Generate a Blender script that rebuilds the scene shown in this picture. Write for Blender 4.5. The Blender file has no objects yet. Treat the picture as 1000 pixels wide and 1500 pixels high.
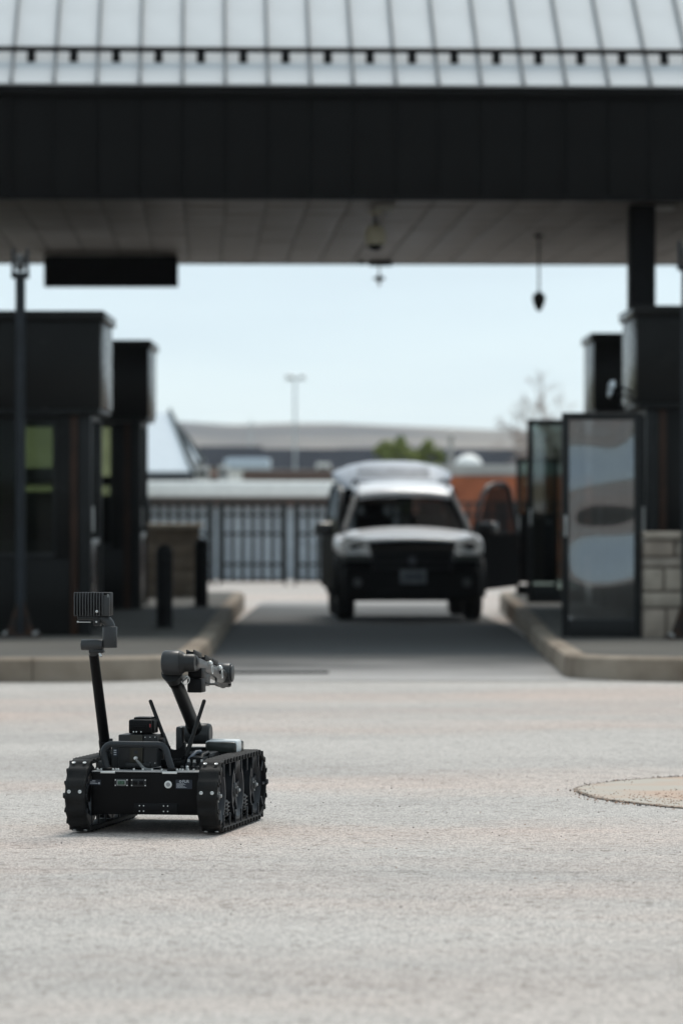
import bpy, bmesh, math, random
from mathutils import Vector, Matrix, Euler
rad = math.radians
random.seed(7)
scene = bpy.context.scene
C = scene.collection

# ------------------------------------------------------------------ camera
cam_d = bpy.data.cameras.new("camera")
cam = bpy.data.objects.new("camera", cam_d); C.objects.link(cam)
cam.location = (0, 0, 1.185)
cam.rotation_euler = (rad(90) - math.atan(50 / 5140), 0, 0)
cam_d.sensor_fit = 'VERTICAL'; cam_d.sensor_height = 36; cam_d.sensor_width = 24
cam_d.lens = 5140 / 1500 * 36
cam_d.clip_start = 0.5; cam_d.clip_end = 20000
cam_d.dof.use_dof = True
cam_d.dof.focus_distance = 11.85
cam_d.dof.aperture_fstop = 3.4
cam_d.dof.aperture_blades = 9
scene.camera = cam

# ------------------------------------------------------------------ sky and sun (bright thin overcast)
SUN_EL, SUN_AZ = rad(57), rad(18)          # azimuth from +Y towards +X
world = bpy.data.worlds.new("World"); scene.world = world
world.use_nodes = True
wn, wl = world.node_tree.nodes, world.node_tree.links
wn.clear()
w_out = wn.new('ShaderNodeOutputWorld'); w_bg = wn.new('ShaderNodeBackground')
w_sky = wn.new('ShaderNodeTexSky'); w_sky.sky_type = 'NISHITA'; w_sky.sun_disc = False
w_sky.sun_elevation = SUN_EL; w_sky.sun_rotation = SUN_AZ
w_sky.air_density = 1.0; w_sky.dust_density = 0.6; w_sky.ozone_density = 1.5; w_sky.altitude = 900
w_tc = wn.new('ShaderNodeTexCoord'); w_map = wn.new('ShaderNodeMapping')
w_map.inputs['Scale'].default_value = (2.2, 2.2, 14.0)
w_noise = wn.new('ShaderNodeTexNoise'); w_noise.inputs['Scale'].default_value = 1.6
w_noise.inputs['Detail'].default_value = 7; w_noise.inputs['Roughness'].default_value = 0.55
w_ramp = wn.new('ShaderNodeValToRGB')
w_ramp.color_ramp.elements[0].position = 0.40; w_ramp.color_ramp.elements[0].color = (0.84, 0.84, 0.84, 1)
w_ramp.color_ramp.elements[1].position = 0.66; w_ramp.color_ramp.elements[1].color = (0.97, 0.97, 0.97, 1)
w_mix = wn.new('ShaderNodeMix'); w_mix.data_type = 'RGBA'
w_mix.inputs['B'].default_value = (3.65, 4.36, 4.72, 1)      # thin high cloud
wl.new(w_tc.outputs['Generated'], w_map.inputs['Vector']); wl.new(w_map.outputs['Vector'], w_noise.inputs['Vector'])
wl.new(w_noise.outputs['Fac'], w_ramp.inputs['Fac']); wl.new(w_ramp.outputs['Color'], w_mix.inputs['Factor'])
wl.new(w_sky.outputs['Color'], w_mix.inputs['A']); wl.new(w_mix.outputs['Result'], w_bg.inputs['Color'])
w_bg.inputs['Strength'].default_value = 0.10
wl.new(w_bg.outputs['Background'], w_out.inputs['Surface'])

sun_d = bpy.data.lights.new("sun", 'SUN'); sun_d.energy = 1.5; sun_d.angle = rad(20); sun_d.color = (1.0, 0.94, 0.86)
sun = bpy.data.objects.new("sun", sun_d); C.objects.link(sun)
_sd = Vector((math.sin(SUN_AZ) * math.cos(SUN_EL), math.cos(SUN_AZ) * math.cos(SUN_EL), math.sin(SUN_EL)))
sun.rotation_euler = (-_sd).to_track_quat('-Z', 'Y').to_euler()

vs = scene.view_settings
vs.view_transform = 'Standard'; vs.look = 'None'; vs.gamma = 1; vs.use_curve_mapping = False
vs.exposure = 1.05
scene.cycles.use_denoising = True
scene.cycles.max_bounces = 10; scene.cycles.transparent_max_bounces = 24
scene.cycles.sample_clamp_indirect = 6

# ------------------------------------------------------------------ materials
MATS = {}
def mat(name, col, rough=0.5, metal=0.0, var=0.12, vscale=6.0, bump=0.0, bscale=40.0, coat=0.0, spec=0.22, col2=None, mixr=(0.42, 0.62)):
    if name in MATS: return MATS[name]
    m = bpy.data.materials.new(name); m.use_nodes = True; MATS[name] = m
    n, l = m.node_tree.nodes, m.node_tree.links
    b = n['Principled BSDF']
    b.inputs['Roughness'].default_value = rough; b.inputs['Metallic'].default_value = metal
    b.inputs['Coat Weight'].default_value = coat; b.inputs['Specular IOR Level'].default_value = spec
    tc = n.new('ShaderNodeTexCoord'); nz = n.new('ShaderNodeTexNoise')
    nz.inputs['Scale'].default_value = vscale; nz.inputs['Detail'].default_value = 6
    l.new(tc.outputs['Object'], nz.inputs['Vector'])
    rp = n.new('ShaderNodeValToRGB'); e = rp.color_ramp.elements
    c2 = col2 if col2 else tuple(c * (1 - var) for c in col)
    c1 = col if col2 else tuple(c * (1 + var) for c in col)
    e[0].position, e[0].color = mixr[0], (*c2, 1); e[1].position, e[1].color = mixr[1], (*c1, 1)
    l.new(nz.outputs['Fac'], rp.inputs['Fac']); l.new(rp.outputs['Color'], b.inputs['Base Color'])
    mr = n.new('ShaderNodeMapRange'); mr.inputs['To Min'].default_value = max(0.02, rough - 0.08); mr.inputs['To Max'].default_value = min(1, rough + 0.08)
    nz2 = n.new('ShaderNodeTexNoise'); nz2.inputs['Scale'].default_value = vscale * 3.1; nz2.inputs['Detail'].default_value = 4
    l.new(tc.outputs['Object'], nz2.inputs['Vector']); l.new(nz2.outputs['Fac'], mr.inputs['Value']); l.new(mr.outputs['Result'], b.inputs['Roughness'])
    if bump:
        nb = n.new('ShaderNodeTexNoise'); nb.inputs['Scale'].default_value = bscale; nb.inputs['Detail'].default_value = 5
        bp = n.new('ShaderNodeBump'); bp.inputs['Strength'].default_value = bump; bp.inputs['Distance'].default_value = 0.02
        l.new(tc.outputs['Object'], nb.inputs['Vector']); l.new(nb.outputs['Fac'], bp.inputs['Height']); l.new(bp.outputs['Normal'], b.inputs['Normal'])
    return m

def glass(name, tint, refl=0.12, rough=0.02, warp=0.0, wscale=1.5, ior=1.5, gcol=(0.85, 0.9, 0.95)):
    """thin pane: part mirror, part tinted see-through"""
    if name in MATS: return MATS[name]
    m = bpy.data.materials.new(name); m.use_nodes = True; MATS[name] = m
    n, l = m.node_tree.nodes, m.node_tree.links; n.clear()
    o = n.new('ShaderNodeOutputMaterial'); t = n.new('ShaderNodeBsdfTransparent'); g = n.new('ShaderNodeBsdfGlossy'); mx = n.new('ShaderNodeMixShader')
    t.inputs['Color'].default_value = (*tint, 1); g.inputs['Roughness'].default_value = rough; g.inputs['Color'].default_value = (*gcol, 1)
    lw = n.new('ShaderNodeFresnel'); lw.inputs['IOR'].default_value = ior
    ad = n.new('ShaderNodeMath'); ad.operation = 'ADD'; ad.use_clamp = True; ad.inputs[1].default_value = refl
    l.new(lw.outputs['Fac'], ad.inputs[0]); l.new(ad.outputs['Value'], mx.inputs['Fac'])
    l.new(t.outputs['BSDF'], mx.inputs[1]); l.new(g.outputs['BSDF'], mx.inputs[2]); l.new(mx.outputs['Shader'], o.inputs['Surface'])
    if warp:
        tc = n.new('ShaderNodeTexCoord'); nb = n.new('ShaderNodeTexNoise'); nb.inputs['Scale'].default_value = wscale; nb.inputs['Detail'].default_value = 0.0
        bp = n.new('ShaderNodeBump'); bp.inputs['Strength'].default_value = warp; bp.inputs['Distance'].default_value = 0.1
        l.new(tc.outputs['Object'], nb.inputs['Vector']); l.new(nb.outputs['Fac'], bp.inputs['Height']); l.new(bp.outputs['Normal'], g.inputs['Normal'])
    return m

def paving_material(name, base, dark, pinks, agg=1.0):
    m = bpy.data.materials.new(name); m.use_nodes = True; MATS[name] = m
    n, l = m.node_tree.nodes, m.node_tree.links; b = n['Principled BSDF']
    b.inputs['Roughness'].default_value = 0.85; b.inputs['Specular IOR Level'].default_value = 0.3
    tc = n.new('ShaderNodeTexCoord')
    def noise(scale, detail, rough=0.55, vec=None):
        x = n.new('ShaderNodeTexNoise'); x.inputs['Scale'].default_value = scale; x.inputs['Detail'].default_value = detail; x.inputs['Roughness'].default_value = rough
        l.new(vec or tc.outputs['Object'], x.inputs['Vector']); return x.outputs['Fac']
    def ramp(src, p0, c0, p1, c1):
        r = n.new('ShaderNodeValToRGB'); e = r.color_ramp.elements
        e[0].position, e[0].color, e[1].position, e[1].color = p0, (*c0, 1), p1, (*c1, 1); l.new(src, r.inputs['Fac']); return r.outputs['Color']
    def mix(a, bb, fac, mode='MIX'):
        x = n.new('ShaderNodeMix'); x.data_type = 'RGBA'; x.blend_type = mode
        for s, v in (('A', a), ('B', bb), ('Factor', fac)):
            if isinstance(v, (int, float)): x.inputs[s].default_value = v
            elif isinstance(v, tuple): x.inputs[s].default_value = (*v, 1)
            else: l.new(v, x.inputs[s])
        return x.outputs['Result']
    mp = n.new('ShaderNodeMapping'); mp.inputs['Scale'].default_value = (0.45, 1.0, 1.0); l.new(tc.outputs['Object'], mp.inputs['Vector'])
    big = ramp(noise(0.55, 6, 0.6, mp.outputs['Vector']), 0.38, dark, 0.58, base)
    pk = ramp(noise(0.33, 5, 0.62, mp.outputs['Vector']), 0.47, (0, 0, 0), 0.68, (1, 1, 1))
    pf = n.new('ShaderNodeMath'); pf.operation = 'MULTIPLY'; pf.inputs[1].default_value = 0.75; l.new(pk, pf.inputs[0])
    c = mix(big, pinks, pf.outputs['Value'])
    med = ramp(noise(9.0, 6, 0.7), 0.30, (0.90, 0.90, 0.90), 0.70, (1.08, 1.08, 1.08))
    c = mix(c, med, 1.0, 'MULTIPLY')
    # exposed aggregate, 5-8 mm stones
    vo = n.new('ShaderNodeTexVoronoi'); vo.inputs['Scale'].default_value = 190.0; l.new(tc.outputs['Object'], vo.inputs['Vector'])
    sep = n.new('ShaderNodeSeparateColor'); l.new(vo.outputs['Color'], sep.inputs['Color'])
    k = 0.30 * agg
    st = ramp(sep.outputs['Red'], 0.0, (1 - 1.9 * k,) * 3, 0.75, (1 + 0.75 * k,) * 3)
    c = mix(c, st, 1.0, 'MULTIPLY')
    vo2 = n.new('ShaderNodeTexVoronoi'); vo2.inputs['Scale'].default_value = 48.0; l.new(tc.outputs['Object'], vo2.inputs['Vector'])
    sep2 = n.new('ShaderNodeSeparateColor'); l.new(vo2.outputs['Color'], sep2.inputs['Color'])
    sp = ramp(sep2.outputs['Green'], 0.03, (0.55, 0.53, 0.5), 0.06, (1, 1, 1))
    c = mix(c, sp, 0.8 * agg, 'MULTIPLY')
    l.new(c, b.inputs['Base Color'])
    bp = n.new('ShaderNodeBump'); bp.inputs['Strength'].default_value = 0.8; bp.inputs['Distance'].default_value = 0.005
    l.new(vo.outputs['Distance'], bp.inputs['Height'])
    bp2 = n.new('ShaderNodeBump'); bp2.inputs['Strength'].default_value = 0.4; bp2.inputs['Distance'].default_value = 0.02
    l.new(noise(14.0, 8, 0.7), bp2.inputs['Height']); l.new(bp2.outputs['Normal'], bp.inputs['Normal']); l.new(bp.outputs['Normal'], b.inputs['Normal'])
    return m

# ------------------------------------------------------------------ mesh builder
class MB:
    def __init__(s): s.bm = bmesh.new()
    def _merge(s, t, mi):
        for f in t.faces: f.material_index = mi
        me = bpy.data.meshes.new("tmp"); t.to_mesh(me); t.free()
        s.bm.from_mesh(me); bpy.data.meshes.remove(me)
    def box(s, c, d, rot=(0, 0, 0), bev=0.0, seg=2, mi=0):
        t = bmesh.new(); bmesh.ops.create_cube(t, size=1.0)
        bmesh.ops.scale(t, vec=Vector(d), verts=t.verts)
        if bev: bmesh.ops.bevel(t, geom=t.edges[:], offset=min(bev, min(d) * 0.49), segments=seg, affect='EDGES', profile=0.5)
        bmesh.ops.transform(t, matrix=Matrix.Translation(Vector(c)) @ Euler([rad(a) for a in rot]).to_matrix().to_4x4(), verts=t.verts)
        s._merge(t, mi); return s
    def cyl(s, p0, p1, r0, r1=None, n=20, bev=0.0, mi=0):
        """capped cylinder or cone from p0 to p1; bev rounds the rims"""
        r1 = r0 if r1 is None else r1
        p0, p1 = Vector(p0), Vector(p1); ax = p1 - p0; L = ax.length
        prof = [(0, r0), (L, r1)]
        if bev: prof = [(0, r0 - bev), (bev * .35, r0 - bev * .35), (bev, r0), (L - bev, r1), (L - bev * .35, r1 - bev * .35), (L, r1 - bev)]
        return s.lathe(p0, ax, prof, n, mi)
    def lathe(s, origin, axis, prof, n=20, mi=0, cap=True):
        q = Vector(axis).normalized().to_track_quat('Z', 'Y').to_matrix(); o = Vector(origin)
        t = bmesh.new(); rings = []
        for h, r in prof:
            rings.append([t.verts.new(o + q @ Vector((r * math.cos(2 * math.pi * i / n), r * math.sin(2 * math.pi * i / n), h))) for i in range(n)])
        for a, b in zip(rings, rings[1:]):
            for i in range(n): t.faces.new((a[i], a[(i + 1) % n], b[(i + 1) % n], b[i]))
        if cap: t.faces.new(rings[0][::-1]); t.faces.new(rings[-1])
        s._merge(t, mi); return s
    def tube(s, pts, r, n=10, mi=0, cap=True):
        pts = [Vector(p) for p in pts]; rs = r if isinstance(r, (list, tuple)) else [r] * len(pts)
        t = bmesh.new(); rings = []; up = None
        for i, p in enumerate(pts):
            d = (pts[min(i + 1, len(pts) - 1)] - pts[max(i - 1, 0)]).normalized()
            if up is None: up = Vector((0, 0, 1)) if abs(d.z) < 0.9 else Vector((1, 0, 0))
            x = d.cross(up).normalized(); up = x.cross(d).normalized()
            rings.append([t.verts.new(p + (x * math.cos(2 * math.pi * k / n) + up * math.sin(2 * math.pi * k / n)) * rs[i]) for k in range(n)])
        for a, b in zip(rings, rings[1:]):
            for k in range(n): t.faces.new((a[k], b[k], b[(k + 1) % n], a[(k + 1) % n]))
        if cap: t.faces.new(rings[0]); t.faces.new(rings[-1][::-1])
        bmesh.ops.recalc_face_normals(t, faces=t.faces[:])
        s._merge(t, mi); return s
    def prism(s, poly, vec, mi=0, bev=0.0):
        """polygon (3-D points) swept along vec"""
        t = bmesh.new(); v = Vector(vec)
        a = [t.verts.new(Vector(p)) for p in poly]; b = [t.verts.new(Vector(p) + v) for p in poly]
        t.faces.new(a[::-1]); t.faces.new(b)
        for i in range(len(a)): t.faces.new((a[i], a[(i + 1) % len(a)], b[(i + 1) % len(a)], b[i]))
        bmesh.ops.recalc_face_normals(t, faces=t.faces[:])
        if bev: bmesh.ops.bevel(t, geom=t.edges[:], offset=bev, segments=2, affect='EDGES')
        s._merge(t, mi); return s
    def sheet(s, rows, mi=0, close=False):
        t = bmesh.new(); g = [[t.verts.new(Vector(p)) for p in r] for r in rows]
        for a, b in zip(g, g[1:]):
            m = len(a)
            for i in range(m if close else m - 1): t.faces.new((a[i], a[(i + 1) % m], b[(i + 1) % m], b[i]))
        bmesh.ops.recalc_face_normals(t, faces=t.faces[:])
        s._merge(t, mi); return s
    def mesh(s, name, mats, sharp=35):
        me = bpy.data.meshes.new(name); s.bm.to_mesh(me); s.bm.free()
        for m in (mats if isinstance(mats, (list, tuple)) else [mats]): me.materials.append(m)
        if sharp: 
            me.polygons.foreach_set('use_smooth', [True] * len(me.polygons)); me.set_sharp_from_angle(angle=rad(sharp))
        return me
    def obj(s, name, mats, parent=None, sharp=35):
        return put(name, s.mesh(name, mats, sharp), parent)

def put(name, me, parent=None, loc=(0, 0, 0), rot=(0, 0, 0), scale=None):
    o = bpy.data.objects.new(name, me); C.objects.link(o)
    o.location = loc; o.rotation_euler = [rad(a) for a in rot]
    if scale: o.scale = scale
    if parent: o.parent = parent
    return o
def empty(name, loc=(0, 0, 0), rot=(0, 0, 0)):
    o = put(name, None, None, loc, rot); o.empty_display_size = 0.2; return o
def tag(o, label, cat, group=None):
    o['label'] = label; o['category'] = cat
    if group: o['group'] = group
    return o
def structure(o, label=None):
    o['kind'] = 'structure'
    if label: o['label'] = label
    return o
def copy_tree(o, parent=None):
    c = o.copy(); C.objects.link(c)
    if parent: c.parent = parent
    for ch in list(o.children): copy_tree(ch, c)
    return c
def interp(tab, x):
    if x <= tab[0][0]: return tab[0][1]
    for (a, va), (b, vb) in zip(tab, tab[1:]):
        if x <= b: return va + (vb - va) * (x - a) / (b - a)
    return tab[-1][1]

# colours
asphalt = paving_material('weathered_paving', (0.468, 0.437, 0.408), (0.392, 0.366, 0.343), (0.505, 0.385, 0.328), agg=1.0)
patch_m = mat('patch_concrete', (0.37, 0.335, 0.29), 0.85, col2=(0.40, 0.295, 0.23), mixr=(.40, .56), vscale=2.2, bump=0.15, bscale=80)
kerb_m = mat('kerb_concrete', (0.26, 0.215, 0.168), 0.85, col2=(0.14, 0.108, 0.08), vscale=1.7, bump=0.3, bscale=50, mixr=(0.35, 0.62))
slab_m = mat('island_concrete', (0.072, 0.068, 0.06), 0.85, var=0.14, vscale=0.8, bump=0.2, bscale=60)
dirt_m = mat('dry_grass', (0.16, 0.15, 0.09), 0.95, col2=(0.22, 0.19, 0.13), vscale=0.05, bump=0.3, bscale=4)
dark_panel = mat('dark_bronze_panel', (0.0095, 0.0093, 0.009), 0.6, var=0.10, vscale=1.2, spec=0.03)
booth_panel = mat('booth_dark_metal', (0.0115, 0.0115, 0.011), 0.25, var=0.10, vscale=1.5, spec=0.06)
roof_m = mat('silver_roof_metal', (0.50, 0.515, 0.525), 0.72, metal=0.0, var=0.07, vscale=0.7, bump=0.06, bscale=2.5, spec=.15)
seam_m = mat('roof_seam_metal', (0.20, 0.205, 0.21), 0.7, metal=0.0, var=0.06)
soffit_m = mat('soffit_metal', (0.165, 0.146, 0.128), 0.5, var=0.36, vscale=0.9, metal=0.0)
black_m = mat('black_metal', (0.006, 0.006, 0.0063), 0.5, var=0.2, spec=0.06)
steel_m = mat('galvanised_steel', (0.45, 0.45, 0.44), 0.4, metal=0.8, var=0.1)
frame_m = mat('dark_grey_frame', (0.016, 0.0165, 0.0165), 0.4, var=0.1, spec=0.1)
rust_m = mat('rust_brown_trim', (0.028, 0.012, 0.006), 0.6, var=0.2)

# ------------------------------------------------------------------ ground
PROF = [(-900, .15), (-20, .155), (5, .152), (11.6, 0), (26, -.331), (34, -.50), (43, -.62), (47, -.71), (83, -1.36), (112, -1.95), (160, -3.0), (420, -7.5), (1500, -14), (3300, -24)]
def road_z(y): return interp(PROF, y)
ys = [-800, -500, -300, -60, -20, 5, 8, 11.6, 16, 21, 26, 30, 34, 38, 43, 47, 56, 66, 83, 95, 112, 160, 260, 420, 800, 1500, 2400, 3300]
rows = [[(x, y, road_z(y) - 0.06) for x in (-3300, -800, -150, -40, -12, 0, 12, 40, 150, 800, 3300)] for y in ys]
structure(MB().sheet(rows).obj('ground', dirt_m, sharp=0), 'dry grassland stretching to the hills')
rows = [[(x, y, road_z(y)) for x in (-38, -20, -8, -3, 0, 3, 8, 20, 38)] for y in [-60, -20, 5, 8, 11.6, 16, 21, 26, 30, 34, 38, 43, 47, 56, 66, 83, 95, 107]]
structure(MB().sheet(rows).obj('road', asphalt, sharp=0), 'weathered pale grey paving with reddish dirt stains')

# lane between the islands: canopy shade painted dark, fading towards both ends
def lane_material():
    m = bpy.data.materials.new('lane_painted_shade'); m.use_nodes = True; MATS['lane_painted_shade'] = m
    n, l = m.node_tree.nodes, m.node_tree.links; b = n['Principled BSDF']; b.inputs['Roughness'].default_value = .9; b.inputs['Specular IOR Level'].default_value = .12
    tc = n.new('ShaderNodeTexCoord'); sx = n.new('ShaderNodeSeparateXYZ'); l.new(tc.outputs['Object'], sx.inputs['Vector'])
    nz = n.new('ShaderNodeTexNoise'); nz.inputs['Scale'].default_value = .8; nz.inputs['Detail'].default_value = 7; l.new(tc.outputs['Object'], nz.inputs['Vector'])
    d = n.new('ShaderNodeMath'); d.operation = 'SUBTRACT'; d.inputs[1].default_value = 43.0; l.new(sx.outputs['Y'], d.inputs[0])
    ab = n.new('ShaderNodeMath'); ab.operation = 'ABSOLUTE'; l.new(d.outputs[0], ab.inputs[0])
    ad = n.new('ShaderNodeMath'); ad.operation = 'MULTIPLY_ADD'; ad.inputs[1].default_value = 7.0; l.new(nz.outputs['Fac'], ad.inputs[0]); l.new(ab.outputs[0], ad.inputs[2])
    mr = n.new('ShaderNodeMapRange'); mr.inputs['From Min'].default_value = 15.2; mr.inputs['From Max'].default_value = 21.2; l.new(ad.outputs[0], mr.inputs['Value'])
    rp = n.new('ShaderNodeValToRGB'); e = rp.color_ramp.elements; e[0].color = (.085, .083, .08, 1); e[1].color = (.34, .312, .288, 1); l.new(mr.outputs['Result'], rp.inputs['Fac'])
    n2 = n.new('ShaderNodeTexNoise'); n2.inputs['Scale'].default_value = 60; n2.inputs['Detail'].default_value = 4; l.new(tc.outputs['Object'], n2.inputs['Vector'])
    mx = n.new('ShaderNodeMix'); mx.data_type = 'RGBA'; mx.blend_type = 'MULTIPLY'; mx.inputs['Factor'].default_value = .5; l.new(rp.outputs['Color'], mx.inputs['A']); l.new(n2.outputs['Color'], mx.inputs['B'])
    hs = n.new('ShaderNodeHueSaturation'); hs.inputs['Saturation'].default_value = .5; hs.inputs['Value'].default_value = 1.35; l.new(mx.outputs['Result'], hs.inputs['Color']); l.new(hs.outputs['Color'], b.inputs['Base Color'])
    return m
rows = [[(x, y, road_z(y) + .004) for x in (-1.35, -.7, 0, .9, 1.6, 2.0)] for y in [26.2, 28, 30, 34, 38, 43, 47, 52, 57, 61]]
structure(MB().sheet(rows).obj('lane', lane_material(), sharp=0), 'lane under the canopy with shade painted into its colour')

# round concrete patch with loose red gravel
pcx, pcy, pr = 2.20, 13.72, 1.27
mb = MB(); ring = []
for i in range(72):
    a = 2 * math.pi * i / 72; r = pr * (1 + 0.012 * math.sin(5 * a) + 0.006 * math.sin(13 * a + 1))
    ring.append((pcx + r * math.cos(a), pcy + r * 0.98 * math.sin(a)))
mb.sheet([[(pcx + (x - pcx) * k, pcy + (y - pcy) * k, road_z(pcy + (y - pcy) * k) + 0.005) for x, y in ring] for k in (1.0, 0.66, 0.33, 0.02)], close=True)
structure(mb.obj('concrete_patch', patch_m, sharp=0), 'smooth round concrete patch in the paving')
groove_m = mat('groove_dirt', (0.22, 0.175, 0.14), 0.95, var=0.3, vscale=30, bump=0.5, bscale=90)
mb = MB()
mb.sheet([[(pcx + (x - pcx) * k, pcy + (y - pcy) * k, road_z(pcy + (y - pcy) * k) + z) for x, y in ring] for k, z in ((1.009, 0.0035), (1.0, 0.0065), (0.996, 0.006))], close=True)
structure(mb.obj('patch_joint', groove_m, sharp=0), 'dirty crumbling joint around the round patch')
gm = [mat('gravel_pink', (0.30, 0.19, 0.135), 0.9, var=0.35, vscale=25), mat('gravel_dark', (0.08, 0.07, 0.065), 0.9, var=0.3, vscale=25)]
t = bmesh.new()
rs = random.Random(3)
for i in range(8900):
    if i < 8000:
        a = rs.gauss(0, 0.5); b = rs.gauss(0, 0.24); x = pcx - 0.05 + a * 1.0; y = pcy - 0.42 + b
        if (x - pcx) ** 2 + (y - pcy) ** 2 > pr * pr * 1.15: continue
        s = rs.uniform(0.002, 0.0055)
    elif i < 8600:
        a = rs.uniform(0, 6.28); r = pr * rs.gauss(1.0, 0.02); x = pcx + r * math.cos(a); y = pcy + r * math.sin(a); s = rs.uniform(0.002, 0.006)
    else:
        x = rs.uniform(-1.6, 1.9); y = rs.uniform(9.0, 16.5); s = rs.uniform(0.0012, 0.0032)
        if -1.0 < x < -0.15 and 11.3 < y < 12.8: continue
    vs_ = bmesh.ops.create_icosphere(t, subdivisions=1, radius=s)['verts'] if False else None
    k = [t.verts.new((x + s * rs.uniform(.7, 1.3) * dx, y + s * rs.uniform(.7, 1.3) * dy, road_z(y) + 0.004 + s * dz)) for dx, dy, dz in ((1, 0, 0), (0, 1, 0), (-1, 0, 0), (0, -1, 0), (0, 0, .9), (0, 0, -.5))]
    mi = 1 if rs.random() < (0.13 if i < 8000 else 0.7) else 0
    for q in ((0, 1, 4), (1, 2, 4), (2, 3, 4), (3, 0, 4), (1, 0, 5), (2, 1, 5), (3, 2, 5), (0, 3, 5)):
        f = t.faces.new([k[j] for j in q]); f.material_index = mi
me = bpy.data.meshes.new('gravel'); t.to_mesh(me); t.free()
for m_ in gm: me.materials.append(m_)
g = put('gravel', me); g['kind'] = 'stuff'; g['label'] = 'loose reddish grit scattered over the paving and patch'; g['category'] = 'gravel'

# thin sealed cracks wandering over the paving
seal = mat('crack_sealer', (.22, .205, .19), .9, var=.2, vscale=20)
rs = random.Random(31)
for (x0, y0, x1, y1, lab) in ((-1.05, 10.35, 1.25, 10.15, 'nearest faint crack across the paving'), (.55, 17.5, 3.2, 18.4, 'faint crack right of the robot beyond the patch'), (-3.4, 19.5, -.9, 20.4, 'faint crack behind the robot towards the left island')):
    L_, R_ = [], []; n = 46; off = 0
    for i in range(n + 1):
        k = i / n; off += rs.gauss(0, .006); x = x0 + (x1 - x0) * k; y = y0 + (y1 - y0) * k + off; w_ = .0028 * (.5 + rs.random())
        L_.append((x, y - w_, road_z(y) + .0022)); R_.append((x, y + w_, road_z(y) + .0022))
    structure(MB().sheet([L_, R_]).obj('paving_crack', seal, sharp=0), lab)

# trench drain across the lane mouth
dr = empty('trench_drain', (-0.53, 27.84, road_z(27.84)), (rad(0), 0, 0)); tag(dr, 'dark narrow trench drain set in the paving before the left island', 'drain')
MB().box((0, 0, 0.006), (0.86, 0.16, 0.02), bev=0.004).obj('drain_frame', black_m, dr)
slot = MB().box((0, 0, 0), (0.012, 0.12, 0.012), bev=0.003).mesh('slat', frame_m)
for i in range(26): put('slat', slot, dr, (-0.40 + i * 0.032, 0, 0.018))

# ------------------------------------------------------------------ kerbed islands
ISL = [(25, -.15), (26, -.15), (34, -.345), (43, -.42), (56, -.60), (60, -.65)]
def isl_z(y): return interp(ISL, y)
def island(name, sgn, xa, xb, label):
    """sgn -1 left / +1 right; lane edge from (xa,26) to (xb,55); near edge at y=26"""
    y0, y1, xo, r = 25.95, 54.5, 13.0, 1.15
    pts = []
    n_out = 9
    for i in range(n_out): pts.append((sgn * (xo - (xo - abs(xa) - r) * i / n_out), y0))
    for i in range(9):
        a = math.pi / 2 * i / 8
        pts.append((sgn * (abs(xa) + r - r * math.sin(a)), y0 + r - r * math.cos(a)))
    for i in range(1, 20):
        k = i / 19; pts.append((sgn * (abs(xa) + (abs(xb) - abs(xa)) * k), y0 + r + (y1 - .6 - y0 - r) * k))
    for i in range(1, 5):
        a = math.pi / 2 * i / 4
        pts.append((sgn * (abs(xb) + .6 - .6 * math.cos(a)), y1 - .6 + .6 * math.sin(a)))
    pts.append((sgn * xo, y1))
    # inner line offset by the kerb width
    W = 0.17; inner = []
    for i, p in enumerate(pts):
        a = Vector(pts[max(i - 1, 0)]); b = Vector(pts[min(i + 1, len(pts) - 1)]); d = (b - a).normalized()
        nrm = Vector((-d.y, d.x)) * (1 if sgn < 0 else -1)
        inner.append((p[0] + nrm.x * W, p[1] + nrm.y * W))
    root = empty(name, (0, 0, 0)); structure(root, label)
    cx = sgn * xo
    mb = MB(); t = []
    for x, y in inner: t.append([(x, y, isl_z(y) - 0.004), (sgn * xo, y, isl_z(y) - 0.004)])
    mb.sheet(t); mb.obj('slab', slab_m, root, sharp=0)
    step = 1
    for i in range(0, len(pts) - 1):
        (ax, ay), (bx, by) = pts[i], pts[i + 1]; (cx_, cy_), (dx, dy) = inner[i], inner[i + 1]
        def sec(ox, oy, ix, iy, sh):
            zt, zb = isl_z(oy) + .002, road_z(oy) - .05
            ux, uy = (ix - ox) / W, (iy - oy) / W
            return [(ox + ux * q, oy + uy * q, z) for q, z in ((0, zb), (0.008, zt - .05), (0.018, zt - .018), (0.05, zt), (W - .01, zt), (W, zt - .02), (W, zb))]
        mb = MB(); e = 0.004 if i % 2 else 0.0
        def lerp(p, q, k): return (p[0] + (q[0] - p[0]) * k, p[1] + (q[1] - p[1]) * k)
        k0, k1 = (0.006, 0.994) if (i < 9 or i > 17) else (0.0, 1.0)
        o0, o1, i0, i1 = lerp(pts[i], pts[i + 1], k0), lerp(pts[i], pts[i + 1], k1), lerp(inner[i], inner[i + 1], k0), lerp(inner[i], inner[i + 1], k1)
        s0, s1 = sec(*o0, *i0, e), sec(*o1, *i1, e)
        mb.sheet([s0, s1], close=True)
        for s_ in (s0, s1): 
            tt = bmesh.new(); tt.faces.new([tt.verts.new(p) for p in s_]); mb._merge(tt, 0)
        bmesh.ops.recalc_face_normals(mb.bm, faces=mb.bm.faces[:])
        mb.obj('kerb_stone', kerb_m, root, sharp=30)
    return root
island('traffic_island', -1, 1.13, 1.48, 'raised concrete island with kerb left of the lane')
island('traffic_island', 1, 1.72, 2.42, 'raised concrete island with kerb right of the lane')

# ------------------------------------------------------------------ canopy over the lane
can = empty('entry_canopy', (0, 36.0, 0), (0, 0, 2.2))
tag(can, 'wide gate canopy with silver standing seam roof and black fascia', 'canopy')
PW = 0.435; NP = 56; X0 = -NP * PW / 2 + 0.12
ZS, ZF, DEP = 4.057, 5.16, 11.3
SL = math.atan(0.7265)
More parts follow.
